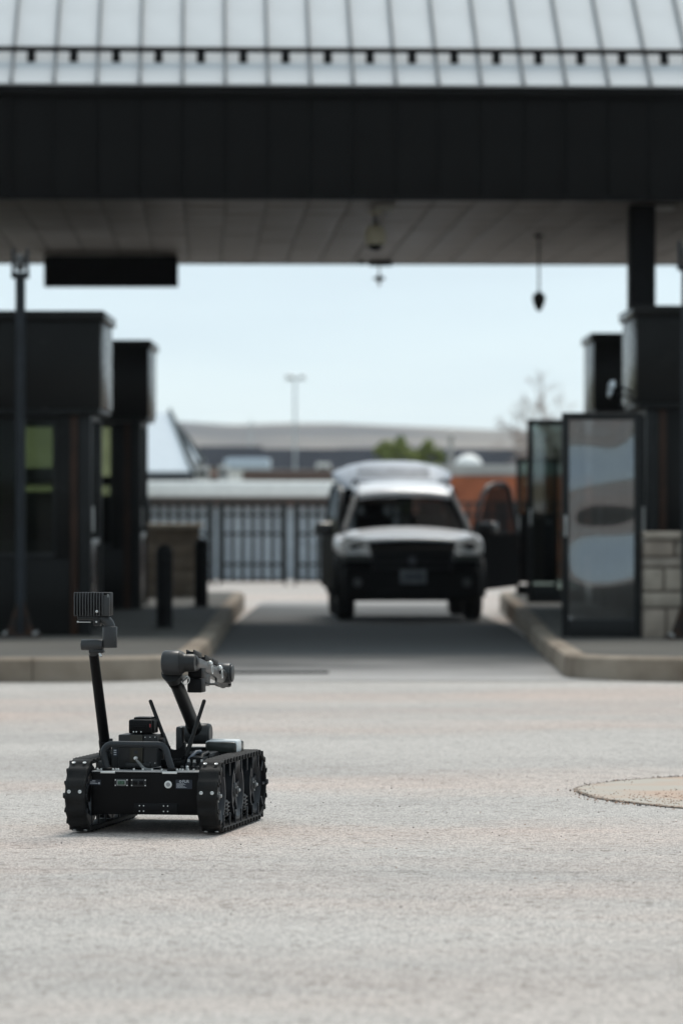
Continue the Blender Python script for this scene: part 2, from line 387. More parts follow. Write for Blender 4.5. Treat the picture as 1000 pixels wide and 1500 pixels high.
# fascia boards
fb = MB().box((0, 0, 0), (PW - 0.012, 0.03, ZF - ZS), bev=0.006).mesh('fascia_panel', dark_panel)
for i in range(NP): put('fascia_panel', fb, can, (X0 + (i + .5) * PW, 0.0, (ZS + ZF) / 2))
w = NP * PW; xm = X0 + w / 2
MB().box((xm, 0.03, (ZS + ZF) / 2), (w, 0.02, ZF - ZS - .02)).obj('fascia_backing', black_m, can)
MB().box((xm, DEP, (ZS + ZF) / 2), (w, 0.05, ZF - ZS), bev=.01).obj('rear_fascia', dark_panel, can)
for sx in (X0, X0 + w): MB().box((sx, DEP / 2, (ZS + ZF) / 2), (0.05, DEP - .06, ZF - ZS), bev=.01).obj('side_fascia', dark_panel, can)
MB().box((xm, -0.03, ZF - .02), (w + .1, 0.12, 0.10), bev=.02).obj('gutter', dark_panel, can)
MB().box((xm, -0.005, ZS - .012), (w, 0.07, 0.03), bev=.006).obj('drip_trim', black_m, can)
# soffit panels
NS = 10; sd = (DEP - .1) / NS
sp = MB().box((0, 0, 0), (PW - 0.014, sd - 0.016, 0.02), bev=.005).mesh('soffit_panel', soffit_m)
rs = random.Random(11); far_cells = MB(); cols0 = (NP - 30) // 2
for i in range(NP):
    for j in range(NS):
        c_ = (X0 + (i + .5) * PW, .05 + (j + .5) * sd, ZS + .02 + rs.uniform(-.003, .003)); rt = (rs.uniform(-.5, .5), rs.uniform(-.6, .6), 0)
        if cols0 <= i < cols0 + 30: put('soffit_panel', sp, can, c_, rt)
        else: far_cells.box(c_, (PW - .014, sd - .016, .02), rt)
fc = far_cells.obj('outer_soffit_panels', soffit_m, can, 0); fc['kind'] = 'stuff'
MB().box((xm, DEP / 2, ZS + .06), (w - .1, DEP - .1, .02)).obj('soffit_backing', black_m, can)
# roof
RUN = DEP / 2 + .12; LEN = RUN / math.cos(SL)
rp = MB().box((0, LEN / 2, -.012), (PW - .004, LEN, .024)).mesh('roof_panel', roof_m)
rs_m = MB().box((0, LEN / 2, .02), (.024, LEN + .01, .045), bev=.004).mesh('seam', seam_m)
for i in range(NP): put('roof_panel', rp, can, (X0 + (i + .5) * PW, -.12, ZF + .045), (math.degrees(SL) + rs.uniform(-.1, .1), rs.uniform(-.2, .2), 0))
for i in range(NP + 1): put('seam', rs_m, can, (X0 + i * PW, -.12, ZF + .048), (math.degrees(SL), 0, 0))
mb = MB(); zr = ZF + .045 + RUN * math.tan(SL)
mb.prism([(X0, DEP + .12, ZF + .045), (X0, DEP / 2, zr), (X0, DEP / 2, zr - .04), (X0, DEP + .12, ZF)], (w, 0, 0)); mb.obj('rear_roof', roof_m, can)
for sx in (X0 + .02, X0 + w - .05): MB().prism([(sx, -.05, ZF), (sx, DEP + .05, ZF), (sx, DEP / 2, zr - .06)], (.03, 0, 0)).obj('gable_wall', dark_panel, can)
# snow guard
def on_roof(dy, h): return (-.12 + dy - h * math.sin(SL), ZF + .045 + dy * math.tan(SL) + h * math.cos(SL))
ry, rz = on_roof(.45, .085)
sr = MB().cyl((X0, ry, rz), (X0 + w, ry, rz), .030, n=10).obj('snow_rail', black_m, can)
blk = MB().box((0, 0, -.07), (.085, .035, .16), bev=.006).mesh('snow_guard', black_m)
for i in range(NP): put('snow_guard', blk, sr, (X0 + (i + .42) * PW, ry + .004, rz), (-28, 0, 0))
# columns
for cxx, cyy in ((3.20, 0.95), (-6.2, 0.95), (8.6, 10.2), (-8.2, 10.2), (10.9, 0.95), (-11.2, 0.95)):
    zb = isl_z(36 + cyy) - .02
    MB().box((cxx, cyy, (zb + ZS) / 2), (.27, .27, ZS - zb), bev=.012).obj('column', black_m, can)

# things hanging from the canopy
def hang_z(y): return ZS + .008
sg = tag(empty('lane_sign', (-2.98, 45.5, ZS)), 'long black sign box hanging from the rear left of the canopy', 'sign')
MB().box((0, 0, -.20), (1.73, .16, .40), bev=.012).obj('cabinet', black_m, sg)
for sx in (-.7, .7): MB().cyl((sx, 0, 0), (sx, 0, .02), .03).obj('mount', black_m, sg)

cream = mat('cream_plastic', (0.42, 0.39, 0.29), 0.5, var=0.06)
dome_m = mat('smoked_dome', (0.01, 0.01, 0.012), 0.08, coat=1)
cm = tag(empty('dome_camera', (0.365, 37.9, ZS)), 'cream security dome camera hanging under the canopy centre', 'camera')
MB().cyl((0, 0, 0), (0, 0, -.03), .07, n=20, bev=.006).obj('ceiling_plate', cream, cm)
MB().cyl((0, 0, -.02), (0, 0, -.16), .022, n=14).obj('stem', mat('camera_stem', (.05, .05, .05), .5), cm)
MB().lathe((0, 0, -.14), (0, 0, -1), [(0, .03), (.015, .075), (.05, .1), (.10, .112), (.19, .112), (.215, .10)], 28).obj('housing', cream, cm)
MB().lathe((0, 0, -.352), (0, 0, -1), [(0, .092), (.03, .085), (.055, .062), (.072, .03), (.078, .004)], 24).obj('dome', dome_m, cm)
bx = tag(empty('junction_box', (0.46, 37.0, ZS)), 'small pale junction box on the soffit above the dome camera', 'box')
MB().box((0, 0, -.03), (.2, .16, .06), bev=.012).obj('cover', mat('grey_box', (.28, .28, .25), .5), bx)
lt = tag(empty('soffit_light', (3.40, 37.1, ZS)), 'small pale soffit light beside the black column', 'light')
MB().box((0, 0, -.02), (.22, .3, .04), bev=.012).obj('lens', mat('grey_lens', (.3, .3, .29), .4), lt)
MB().box((0, 0, -.004), (.26, .34, .012), bev=.004).obj('trim', black_m, lt)

c2 = tag(empty('sensor_pod', (0.50, 46.6, ZS)), 'small black sensor pod on a stem at the canopy rear edge', 'sensor')
MB().box((0.02, 0, -.03), (.32, .2, .06), bev=.02).obj('base_plate', black_m, c2)
MB().box((-.24, 0, -.02), (.10, .1, .05), bev=.015).obj('side_box', black_m, c2)
MB().cyl((0, 0, -.05), (0, 0, -.20), .012, n=10).obj('stem', steel_m, c2)
MB().lathe((0, 0, -.19), (0, 0, -1), [(0, .02), (.02, .07), (.035, .085), (.05, .08), (.055, .05)], 20).obj('pod', black_m, c2)
MB().cyl((0, 0, -.245), (0, 0, -.33), .03, .012, n=12).obj('sensor_tip', steel_m, c2)

pd = tag(empty('pendant_lamp', (2.33, 41.5, ZS)), 'dark teardrop pendant on a thin rod under the canopy', 'lamp')
MB().cyl((0, 0, 0), (0, 0, -.03), .06, n=18, bev=.006).obj('ceiling_plate', black_m, pd)
MB().cyl((0, 0, 0), (0, 0, -.70), .011, n=10).obj('rod', black_m, pd)
MB().lathe((0, 0, -.66), (0, 0, -1), [(0, .012), (.02, .03), (.05, .072), (.09, .078), (.15, .066), (.21, .04), (.245, .015)], 24).obj('bulb', mat('dark_bronze', (.02, .017, .014), .35), pd)

# ------------------------------------------------------------------ guard booths
tint = glass('booth_glass', (0.80, 0.83, 0.78), refl=0.0, rough=0.02, ior=1.16)
def booth(name, sgn, x, y, z, H, label, width=3.2, depth=1.75, ph=0.95, rear=.95):
    """lane-side face at x, front face at y; body extends away from the lane (sgn -1 = to the left)"""
    b = tag(empty(name, (x, y, z)), label, 'guard booth', 'guard booths beside the lane')
    S = lambda v: sgn * v                      # local distance from the lane face, outwards
    zp = H - ph; ins = .10
    def bxx(a0, a1, y0, y1, z0, z1, nm, m, bev=.006, par=b):
        return MB().box((S((a0 + a1) / 2), (y0 + y1) / 2, (z0 + z1) / 2), (abs(a1 - a0), y1 - y0, z1 - z0), bev=bev).obj(nm, m, par)
    # parapet
    p = bxx(0, width, 0, depth, zp, H - .10, 'parapet', booth_panel, .012)
    bxx(-.035, width + .035, -.035, depth + .035, H - .10, H, 'parapet_cap', booth_panel, .015, p)
    bxx(.02, width - .02, .02, depth - .02, zp - .05, zp - .002, 'parapet_trim', frame_m, .01, p)
    for k in range(1, 3): bxx(k * width / 3 - .004, k * width / 3 + .004, -.004, .01, zp + .01, H - .11, 'panel_joint', black_m, .001, p)
    # corner posts, base walls
    y0, y1, x0, x1 = ins, depth - ins, ins, width - ins
    for cx0, cy0 in ((x0, y0), (x1 - .12, y0), (x0, y1 - .1), (x1 - .12, y1 - .1)):
        bxx(cx0, cx0 + .12, cy0, cy0 + .10, 0, zp - .05, 'corner_post', frame_m)
    bxx(x0 + .13, x0 + .20, y0 - .012, y0 + .04, 0, zp - .06, 'corner_trim', rust_m, .004)
    bxx(x0 + .20, x1 - .12, y0 + .012, y0 + .09, 0, .74, 'base_panel', booth_panel, .008)
    bxx(x0 + .12, x1 - .12, y1 - .09, y1 - .02, 0, .90, 'rear_panel', booth_panel, .008)
    bxx(x0 + .20, x0 + .34, y0 + .012, y0 + .09, .742, zp - .06, 'front_panel', booth_panel, .006)
    # front window of three panes
    f = bxx(x0 + .35, x1 - .12, y0 + .02, y0 + .08, .742, .80, 'window', frame_m)
    bxx(x0 + .35, x1 - .12, y0 + .02, y0 + .08, zp - .11, zp - .06, 'window_head', frame_m, .006, f)
    wl_ = (x1 - .12 - x0 - .35) / 2
    for k in range(3): bxx(x0 + .35 + k * wl_ - .025, x0 + .35 + k * wl_ + .025, y0 + .018, y0 + .082, .80, zp - .11, 'mullion', frame_m, .006, f)
    for k in range(2): bxx(x0 + .375 + k * wl_, x0 + .325 + (k + 1) * wl_, y0 + .045, y0 + .053, .80, zp - .11, 'pane', tint, 0, f)
    # rear wall with window
    a0, a1, zb0, zb1 = .36, rear, 1.36, zp - .1
    bxx(x0 + .12, a0, y1 - .08, y1 - .03, .90, zp - .05, 'rear_panel', booth_panel)
    bxx(a1, x1 - .12, y1 - .08, y1 - .03, .90, zp - .05, 'rear_panel', booth_panel)
    bxx(a0, a1, y1 - .08, y1 - .03, .90, zb0, 'rear_panel', booth_panel)
    r = bxx(a0, a1, y1 - .09, y1 - .02, zb0, zb0 + .03, 'rear_window', frame_m)
    bxx(a0, a1, y1 - .09, y1 - .02, zb1, zp - .05, 'window_head', frame_m, .006, r)
    bxx(a0, a1, y1 - .085, y1 - .025, zb0 + .15, zb0 + .27, 'window_rail', frame_m, .006, r)
    bxx(a0, a1, y1 - .06, y1 - .052, zb0 + .03, zb0 + .15, 'pane', tint, 0, r)
    bxx(a0, a1, y1 - .06, y1 - .052, zb0 + .27, zb1, 'pane', tint, 0, r)
    # lane side: sliding door with rails; outer side wall
    d = bxx(x0 + .03, x0 + .07, y0 + .10, y1 - .10, .02, .86, 'sliding_door', booth_panel)
    bxx(x0 + .02, x0 + .08, y0 + .10, y1 - .10, .86, .92, 'door_rail', steel_m, .006, d)
    bxx(x0 + .02, x0 + .08, y0 + .10, y1 - .10, zp - .11, zp - .05, 'door_head', frame_m, .006, d)
    for yy in (y0 + .12, (y0 + y1) / 2, y1 - .16): bxx(x0 + .022, x0 + .078, yy, yy + .05, .92, zp - .11, 'door_stile', frame_m, .006, d)
    bxx(x0 + .045, x0 + .053, y0 + .10, y1 - .10, .92, zp - .11, 'pane', tint, 0, d)
    MB().cyl((S(x0 + .005), y0 + .3, 1.0), (S(x0 + .005), y0 + .3, 1.25), .012, n=8).obj('handle', steel_m, d)
    bxx(x1 - .07, x1 - .02, y0 + .10, y1 - .10, 0, zp - .05, 'side_wall', booth_panel)
    bxx(x0 + .12, x1 - .12, y0 + .12, y1 - .12, .0, .05, 'floor_plate', black_m)
    bxx(1.2, x1 - .15, y0 + .15, y0 + .75, .70, .76, 'counter', frame_m)
    return b
booth('guard_booth', -1, -2.33, 34.0, -.345, 3.15, 'near left guard booth with the thin post in front')
booth('guard_booth', -1, -2.36, 43.0, -.425, 3.30, 'far left guard booth with the two bollards beside it', rear=1.75)
booth('guard_booth', 1, 2.88, 34.3, -.35, 3.22, 'near right guard booth behind the stone block wall')
booth('guard_booth', 1, 3.10, 43.2, -.42, 3.39, 'far right guard booth behind the black column', width=2.4)

# stone block wall in front of the right booth
blockm = [mat('wall_block_%s' % k, c, .85, var=.12, vscale=5, bump=.35, bscale=30) for k, c in (('tan', (.31, .265, .215)), ('grey', (.275, .235, .195)), ('brown', (.285, .235, .19)))]
mortar = mat('mortar', (.19, .155, .125), .95, var=.1, bump=.2)
sw = tag(empty('stone_wall', (2.83, 33.0, isl_z(33) - .02)), 'low tan stone block wall in front of the near right booth', 'wall')
MB().box((1.6, .19, .46), (3.18, .30, .92)).obj('wall_core', mortar, sw)
rs = random.Random(5)
z = 0.0
for ci, h in enumerate((.30, .155, .225, .10, .165)):
    x = 0.0; first = True
    while x < 3.2:
        L = rs.uniform(.55, 1.05) if h > .12 else rs.uniform(.8, 1.3)
        if first: L = (.22, .75, .2, .9, .3)[ci]; first = False
        L = min(L, 3.2 - x)
        if L < .12: break
        MB().box((x + L / 2, .15 + rs.uniform(-.008, .006), z + h / 2), (L - .018, .30, h - .018), bev=.014).obj('stone_block', blockm[rs.randrange(3)], sw)
        x += L
    z += h
x = 0
while x < 3.2:
    MB().box((x + .4, .19, z + .035), (.79, .46, .07), bev=.015).obj('cap_stone', blockm[0], sw); x += .8

# tan pillar wall at the far left bollards
tw = tag(empty('masonry_wall', (-2.02, 50.0, isl_z(50) - .02)), 'low tan masonry wall behind the two bollards', 'wall')
MB().box((-1.2, .18, .50), (2.36, .26, 1.0)).obj('wall_core', mortar, tw)
tanm = [mat('tan_block_%d' % k, c, .9, var=.1, vscale=6, bump=.3) for k, c in enumerate(((.20, .155, .115), (.175, .135, .10), (.215, .17, .13)))]
for j in range(5):
    x = -.0 if j % 2 else .2
    while x > -2.4:
        a, b2 = min(x, 0), max(x - .4, -2.4)
        if a - b2 > .08: MB().box(((a + b2) / 2, .15, .1 + j * .2), (a - b2 - .012, .30, .188), bev=.008).obj('stone_block', tanm[(j * 2 + int(-x * 5)) % 3], tw)
        x -= .4
for k in range(3): MB().box((-.4 - k * .81 + .04, .15, 1.035), (.80, .42, .07), bev=.012).obj('cap_stone', mat('tan_cap', (.33, .28, .22), .85, var=.1, bump=.2), tw)

# bollards
def bollard(x, y, label):
    b = tag(empty('bollard', (x, y, isl_z(y) - .01)), label, 'bollard', 'black bollards on the left island')
    MB().lathe((0, 0, 0), (0, 0, 1), [(0, .086), (.70, .086), (.72, .084)], 26).obj('post', black_m, b)
    MB().lathe((0, 0, .722), (0, 0, 1), [(0, .088), (.05, .088), (.10, .078), (.13, .055), (.148, .022), (.15, .004)], 26).obj('cap', black_m, b)
    MB().cyl((0, 0, 0), (0, 0, .025), .13, n=26, bev=.006).obj('base_ring', frame_m, b)
bollard(-1.83, 36.3, 'near black bollard beside the left booth')
bollard(-1.765, 44.2, 'far black bollard in front of the tan masonry wall')

# posts with forked heads
def fork_post(x, y, label):
    zb = isl_z(y); b = tag(empty('fork_post', (x, y, zb)), label, 'post', 'tall dark posts in front of the booths')
    navy = mat('navy_post', (.013, .016, .02), .45, var=.15); H = 3.42
    MB().cyl((0, 0, .02), (0, 0, H), .048, n=20).obj('shaft', navy, b)
    mb = MB().box((0, 0, .012), (.38, .38, .025), bev=.006)
    mb.obj('base_plate', mat('rusty_plate', (.045, .022, .013), .7, col2=(.02, .016, .014), vscale=9, bump=.3), b)
    for k in range(4):
        a = rad(45 + 90 * k); c, s = math.cos(a), math.sin(a)
        MB().prism([(.045 * c, .045 * s, .025), (.17 * c, .17 * s, .025), (.17 * c, .17 * s, .05), (.045 * c, .045 * s, .34)], (-s * .012, c * .012, 0)).obj('gusset', MATS['rusty_plate'], b)
        MB().cyl((.2 * c, .2 * s, .02), (.2 * c, .2 * s, .055), .014, n=8).obj('bolt', steel_m, b)
    MB().box((0, 0, H + .03), (.17, .10, .06), bev=.008).obj('fork_base', navy, b)
    for sx in (-.068, .068): MB().box((sx, 0, H + .16), (.028, .09, .24), bev=.006).obj('fork_arm', navy, b)
    MB().lathe((0, 0, H + .07), (0, 0, 1), [(0, .025), (.03, .045), (.13, .045), (.16, .03), (.17, .01)], 18).obj('lamp', mat('grey_lamp', (.09, .09, .09), .5), b)
fork_post(-3.06, 33.5, 'thin dark post with forked head left of the robot camera mast')
fork_post(3.20, 32.6, 'thin dark post cut by the right picture edge')

# glass screens by the right booths
screen_glass = glass('screen_glass', (0.34, 0.37, 0.38), refl=0.13, rough=0.05, warp=0.85, wscale=1.55)
screen_glass2 = glass('screen_glass_clear', (0.55, 0.62, 0.60), refl=0.05, rough=0.02)
def screen(x0, x1, y, z0, z1, m, label, solid=0.0, fw=.07):
    b = tag(empty('glass_door', ((x0 + x1) / 2, y, z0)), label, 'glass door', 'framed glass doors standing open on the right island')
    W, Hh = x1 - x0, z1 - z0
    for sx in (-1, 1): MB().box((sx * (W - fw) / 2, 0, Hh / 2), (fw, .055, Hh), bev=.008).obj('stile', frame_m, b)
    MB().box((0, 0, Hh - fw / 2), (W - 2 * fw - .002, .052, fw), bev=.008).obj('top_rail', frame_m, b)
    MB().box((0, 0, .05 + fw / 2), (W - 2 * fw - .002, .052, fw + .10), bev=.008).obj('bottom_rail', frame_m, b)
    if solid: MB().box((0, 0, (solid + .12) / 2 + .04), (W - 2 * fw - .004, .04, solid - .16), bev=.006).obj('kick_panel', black_m, b)
    zb = max(solid, .10 + fw)
    MB().box((0, 0, (zb + Hh - fw) / 2), (W - 2 * fw, .008, Hh - fw - zb), bev=0).obj('pane', m, b)
    MB().cyl((-W / 2 + .035, -.05, .95), (-W / 2 + .035, -.05, 1.15), .011, n=8).obj('handle', steel_m, b)
    for hz in (.3, Hh / 2, Hh - .3): MB().cyl((W / 2 - .01, .03, hz - .05), (W / 2 - .01, .03, hz + .05), .014, n=8).obj('hinge', black_m, b)
screen(2.07, 2.82, 33.05, isl_z(33) + .005, 1.80, screen_glass, 'large framed glass door nearest, beside the stone wall')
screen(2.275, 2.98, 43.0, isl_z(43) + .075, 1.90, screen_glass2, 'narrower glass door half hidden behind the nearest one')
screen(2.50, 3.10, 50.3, isl_z(50) + .02, 1.47, screen_glass2, 'farthest glass door sliver with teal pane beside open vehicle door', solid=1.15, fw=.05)

# lamps clamped on the near right booth's lane side
def wall_lamp(x, y, z, yaw, label):
    b = tag(empty('flood_lamp', (x, y, z), (0, 0, yaw)), label, 'lamp', 'small flood lamps on the near right booth')
    MB().tube([(0, 0, 0), (-.08, 0, .05), (-.16, -.02, .07)], .014, 8).obj('arm', black_m, b)
    MB().lathe((-.13, -.02, .06), (-.8, -.5, .15), [(0, .03), (.03, .05), (.10, .062), (.11, .055)], 20).obj('housing', black_m, b)
    MB().lathe((-.13 - .0935, -.02 - .0585, .06 + .0175), (-.8, -.5, .15), [(0, .05), (.012, .045), (.02, .02)], 18).obj('lens', mat('lamp_lens', (.6, .63, .65), .15, metal=.6), b)
    MB().box((.015, 0, 0), (.03, .08, .08), bev=.006).obj('bracket', frame_m, b)
wall_lamp(2.87, 34.7, 2.02, 10, 'small flood lamp higher on the booth side over the glass door')
wall_lamp(2.87, 34.45, 1.94, -20, 'small flood lamp lower, just above the nearest glass door')

# ------------------------------------------------------------------ sport utility vehicle with its doors and tailgate open
silver = mat('painted_sky_reflection', (.84, .86, .90), .35, metal=.0, var=.03, coat=.5)  # sky reflection on the black hood, fenders and roof, put into the colour
blackp = mat('black_paint', (.003, .003, .0032), .5, var=.1, spec=.02)
plast = mat('black_plastic', (.006, .006, .006), .6, var=.15, spec=.08)
tyre_m = mat('tyre_rubber', (.010, .010, .010), .85, var=.2, vscale=20)
rim_m = mat('alloy_rim', (.25, .25, .26), .35, metal=.8, var=.1)
car_glass = glass('car_glass', (.12, .13, .13), refl=.0, ior=1.05, gcol=(.12, .12, .125))
door_glass = glass('door_glass', (.42, .43, .43), refl=.0, ior=1.06)
lamp_glass = mat('headlight_lens', (.86, .87, .87), .15, metal=.1, var=.25, vscale=14, coat=1)
chrome = mat('chrome', (.45, .45, .46), .2, metal=1, var=.05)
seat_m = mat('seat_fabric', (.05, .035, .03), .9, var=.2)

car = tag(empty('sport_utility_vehicle', (.825, 47.35, -.70), (-1.0, 0, 2.0)), 'black sport utility vehicle with painted sky reflections, its doors and tailgate open', 'suv')
# body: lofted sections (y, half width low, half width shoulder, z bottom, z shoulder, z top centre)
def sect(y, hw, hs, zb, zs, zt):
    half = [(0, zb), (hw * .80, zb), (hw, zb + .10), (hw + .01, (zb + zs) / 2), (hs + .02, zs - .10), (hs, zs - .02), (hs - .06, zs + .02), (hs * .55, (zs * .35 + zt * .65)), (0, zt)]
    return [(x, y, z) for x, z in half] + [(-x, y, z) for x, z in half[-2:0:-1]]
secs = [(-2.30, .70, .62, .50, .92, .93), (-2.27, .84, .78, .36, .97, 1.0), (-2.15, .91, .86, .32, 1.01, 1.045), (-1.85, .93, .89, .34, 1.05, 1.115), (-1.40, .935, .91, .36, 1.07, 1.145), (-1.02, .935, .915, .36, 1.10, 1.185)]
mb = MB(); mb.sheet([sect(*q) for q in secs], close=True)
t_ = bmesh.new(); t_.faces.new([t_.verts.new(p) for p in sect(*secs[0])]); mb._merge(t_, 0)
bmesh.ops.remove_doubles(mb.bm, verts=mb.bm.verts, dist=1e-4); bmesh.ops.recalc_face_normals(mb.bm, faces=mb.bm.faces[:])
front = mb.obj('front_body', blackp, car, 30)
# hood shell: sky reflection painted as a light colour
rows = []
for y, hw, zs, zt in ((-2.24, .50, 1.012, 1.030), (-2.14, .62, 1.035, 1.062), (-1.85, .80, 1.065, 1.122), (-1.40, .875, 1.078, 1.155), (-1.05, .875, 1.108, 1.195)):
    rows.append([(hw * k, y, zs + .006 + (zt - zs) * (1 - abs(k) ** 2.4)) for k in (-1, -.9, -.75, -.5, -.25, 0, .25, .5, .75, .9, 1)])
mb = MB(); mb.sheet(rows); ho = mb.obj('hood', silver, car, 60)
so = ho.modifiers.new('thickness', 'SOLIDIFY'); so.thickness = .02; so.offset = 1
for sx in (-1, 1):
    mb = MB(); rw = []
    for y, x0_, x1_, z0_, z1_ in ((-2.05, .905, .80, .86, 1.035), (-1.80, .945, .875, .88, 1.066), (-1.40, .96, .885, .93, 1.094), (-1.02, .96, .885, .90, 1.122)):
        rw.append([(sx * x0_, y, z0_), (sx * (x0_ + .006), y, (z0_ + z1_) / 2), (sx * (x0_ - .012), y, z1_ - .025), (sx * x1_, y, z1_ + .004)])
    mb.sheet(rw); fo = mb.obj('fender', silver, car, 60); so = fo.modifiers.new('thickness', 'SOLIDIFY'); so.thickness = .012; so.offset = 0
# cabin tub and rear body
mb = MB()
mb.box((0, .66, .42), (1.82, 3.36, .16), bev=.03).obj('floor_pan', blackp, car)
for sx in (-1, 1):
    MB().box((sx * .895, 1.42, .80), (.09, 1.85, .70), bev=.03).obj('rear_side', blackp, car)
MB().box((0, 2.33, .62), (1.84, .12, .36), bev=.04).obj('rear_bumper', plast, car)
MB().box((0, -.98, .80), (1.7, .06, .66)).obj('firewall', plast, car)
MB().box((0, -.80, 1.06), (1.62, .36, .22), bev=.05).obj('dashboard', plast, car)
MB().tube([(.36 + .19 * math.cos(a), -.55 - .05 * math.sin(a), 1.10 + .19 * math.sin(a)) for a in [i * math.pi / 10 for i in range(21)]], .014, 8).obj('steering_wheel', plast, car)
# roof and pillars
rows = []
for y, hw, ze, zc in ((-.47, .61, 1.585, 1.625), (-.30, .64, 1.655, 1.71), (.2, .67, 1.745, 1.815), (1.2, .67, 1.755, 1.83), (2.05, .65, 1.74, 1.815), (2.16, .63, 1.72, 1.79)):
    rows.append([(hw * k, y, ze + (zc - ze) * (1 - abs(k) ** 3)) for k in (-1, -.94, -.8, -.5, 0, .5, .8, .94, 1)])
mb = MB(); mb.sheet(rows); ro = mb.obj('roof', silver, car, 60); so = ro.modifiers.new('thickness', 'SOLIDIFY'); so.thickness = .03; so.offset = 1
for sx in (-1, 1):
    MB().tube([(sx * .62, -.2, 1.80), (sx * .60, .6, 1.865), (sx * .60, 1.5, 1.868), (sx * .60, 2.0, 1.82)], .02, 8).obj('roof_rail', plast, car)
    MB().tube([(sx * .83, -1.05, 1.16), (sx * .77, -.84, 1.33), (sx * .63, -.38, 1.67)], [.040, .034, .032], 8).obj('front_pillar', mat('pillar_grey', (.12, .125, .13), .6), car)
    MB().tube([(sx * .875, .32, 1.12), (sx * .68, .36, 1.74)], .04, 8).obj('centre_pillar', blackp, car)
    MB().tube([(sx * .875, 1.35, 1.12), (sx * .68, 1.38, 1.75)], .04, 8).obj('rear_pillar', blackp, car)
    MB().tube([(sx * .87, 2.25, 1.12), (sx * .67, 2.1, 1.74)], .055, 8).obj('tail_pillar', blackp, car)
    MB().prism([(sx * .86, .36, 1.14), (sx * .86, 1.31, 1.14), (sx * .675, 1.34, 1.70), (sx * .675, .40, 1.70)], (sx * -.006, 0, 0)).obj('side_window', car_glass, car)
    MB().prism([(sx * .86, 1.40, 1.14), (sx * .86, 2.18, 1.14), (sx * .675, 2.06, 1.70), (sx * .675, 1.42, 1.70)], (sx * -.006, 0, 0)).obj('side_window', car_glass, car)
mb = MB(); rw = []
for i in range(6):
    k = i / 5; hw = .80 - .19 * k; y = -1.03 + .64 * k; zz = 1.185 + .435 * k
    rw.append([(hw * q, y + .10 * q * q - .06, zz) for q in (-1, -.6, -.2, .2, .6, 1)])
mb.sheet(rw); mb.obj('windshield', car_glass, car, 60)
for sx in (-.38, .38):
    s_ = MB().box((sx, .10, .72), (.5, .5, .22), bev=.06).box((sx, .38, 1.06), (.48, .16, .62), (-12, 0, 0), bev=.06).obj('front_seat', seat_m, car)
    MB().box((sx, .46, 1.46), (.26, .10, .18), (-8, 0, 0), bev=.04).obj('headrest', seat_m, s_)
MB().box((0, 1.05, .95), (1.36, .5, .5), bev=.1).obj('rear_seat', seat_m, car)
MB().box((0, -.46, 1.60), (.22, .03, .06), bev=.01).obj('rear_view_mirror', plast, car)
# front face
gr = MB().box((0, -2.325, .78), (1.06, .05, .34), bev=.03).obj('grille', plast, car)
for k in range(3): MB().box((0, -2.355, .68 + k * .095), (.98, .02, .022), bev=.006).obj('grille_bar', mat('dark_chrome', (.03, .03, .032), .3, metal=.6), gr)
for sx in (-.50, .50): MB().box((sx, -2.352, .76), (.03, .03, .30), bev=.008).obj('grille_surround', MATS['dark_chrome'], gr)
MB().lathe((0, -2.37, .78), (0, -1, 0), [(0, .035), (.012, .06), (.018, .05), (.02, .02)], 22).obj('badge', mat('badge_grey', (.10, .10, .11), .4, metal=.5), gr)
MB().box((0, -2.27, .47), (1.78, .22, .42), bev=.09, seg=3).obj('front_bumper', plast, car)
MB().box((0, -2.375, .34), (.9, .04, .12), bev=.02).obj('lower_intake', black_m, car)
pl = MB().box((.01, -2.392, .575), (.34, .012, .185), bev=.004).obj('number_plate', mat('plate_paint', (.17, .18, .19), .5, var=.15, vscale=12), car)
MB().box((.01, -2.400, .575), (.24, .004, .07), bev=.001).obj('plate_band', mat('plate_dark', (.10, .11, .13), .6), pl)
for sx in (-1, 1):
    h = MB().prism([(sx * .53, -2.41, .86), (sx * .87, -2.30, .87), (sx * .93, -2.10, 1.02), (sx * .86, -2.14, 1.075), (sx * .56, -2.21, 1.055)], (0, .12, -.10), bev=.014).obj('headlight', lamp_glass, car)
    MB().box((sx * .71, -2.335, .815), (.34, .07, .085), (0, 0, sx * 18), bev=.012).obj('lamp_trim', mat('lamp_grey', (.06, .065, .06), .35), h)
    MB().lathe((sx * .70, -2.375, .50), (0, -1, 0), [(0, .06), (.012, .055), (.016, .03)], 18).obj('fog_lamp', mat('fog_glass', (.10, .10, .10), .15), car)
# wheels
wb = None
def wheel(x, y):
    w_ = MB().lathe((x - .125, y, .37), (1, 0, 0), [(0, .24), (.005, .31), (.03, .355), (.06, .37), (.19, .37), (.22, .355), (.245, .31), (.25, .24)], 36).obj('wheel', tyre_m, car)
    MB().lathe((x + (.13 if x > 0 else -.13), y, .37), (-1 if x > 0 else 1, 0, 0), [(0, .05), (.01, .21), (.02, .235), (.05, .24)], 30).obj('rim', rim_m, w_)
for x in (-.83, .83):
    for y in (-1.45, 1.42):
        wheel(x, y)
        sgn = 1 if x > 0 else -1
        MB().tube([(sgn * .945, y + .43 * math.cos(a), .37 + .43 * math.sin(a)) for a in [rad(-8 + i * 14) for i in range(15)]], .035, 8).obj('arch_trim', plast, car)
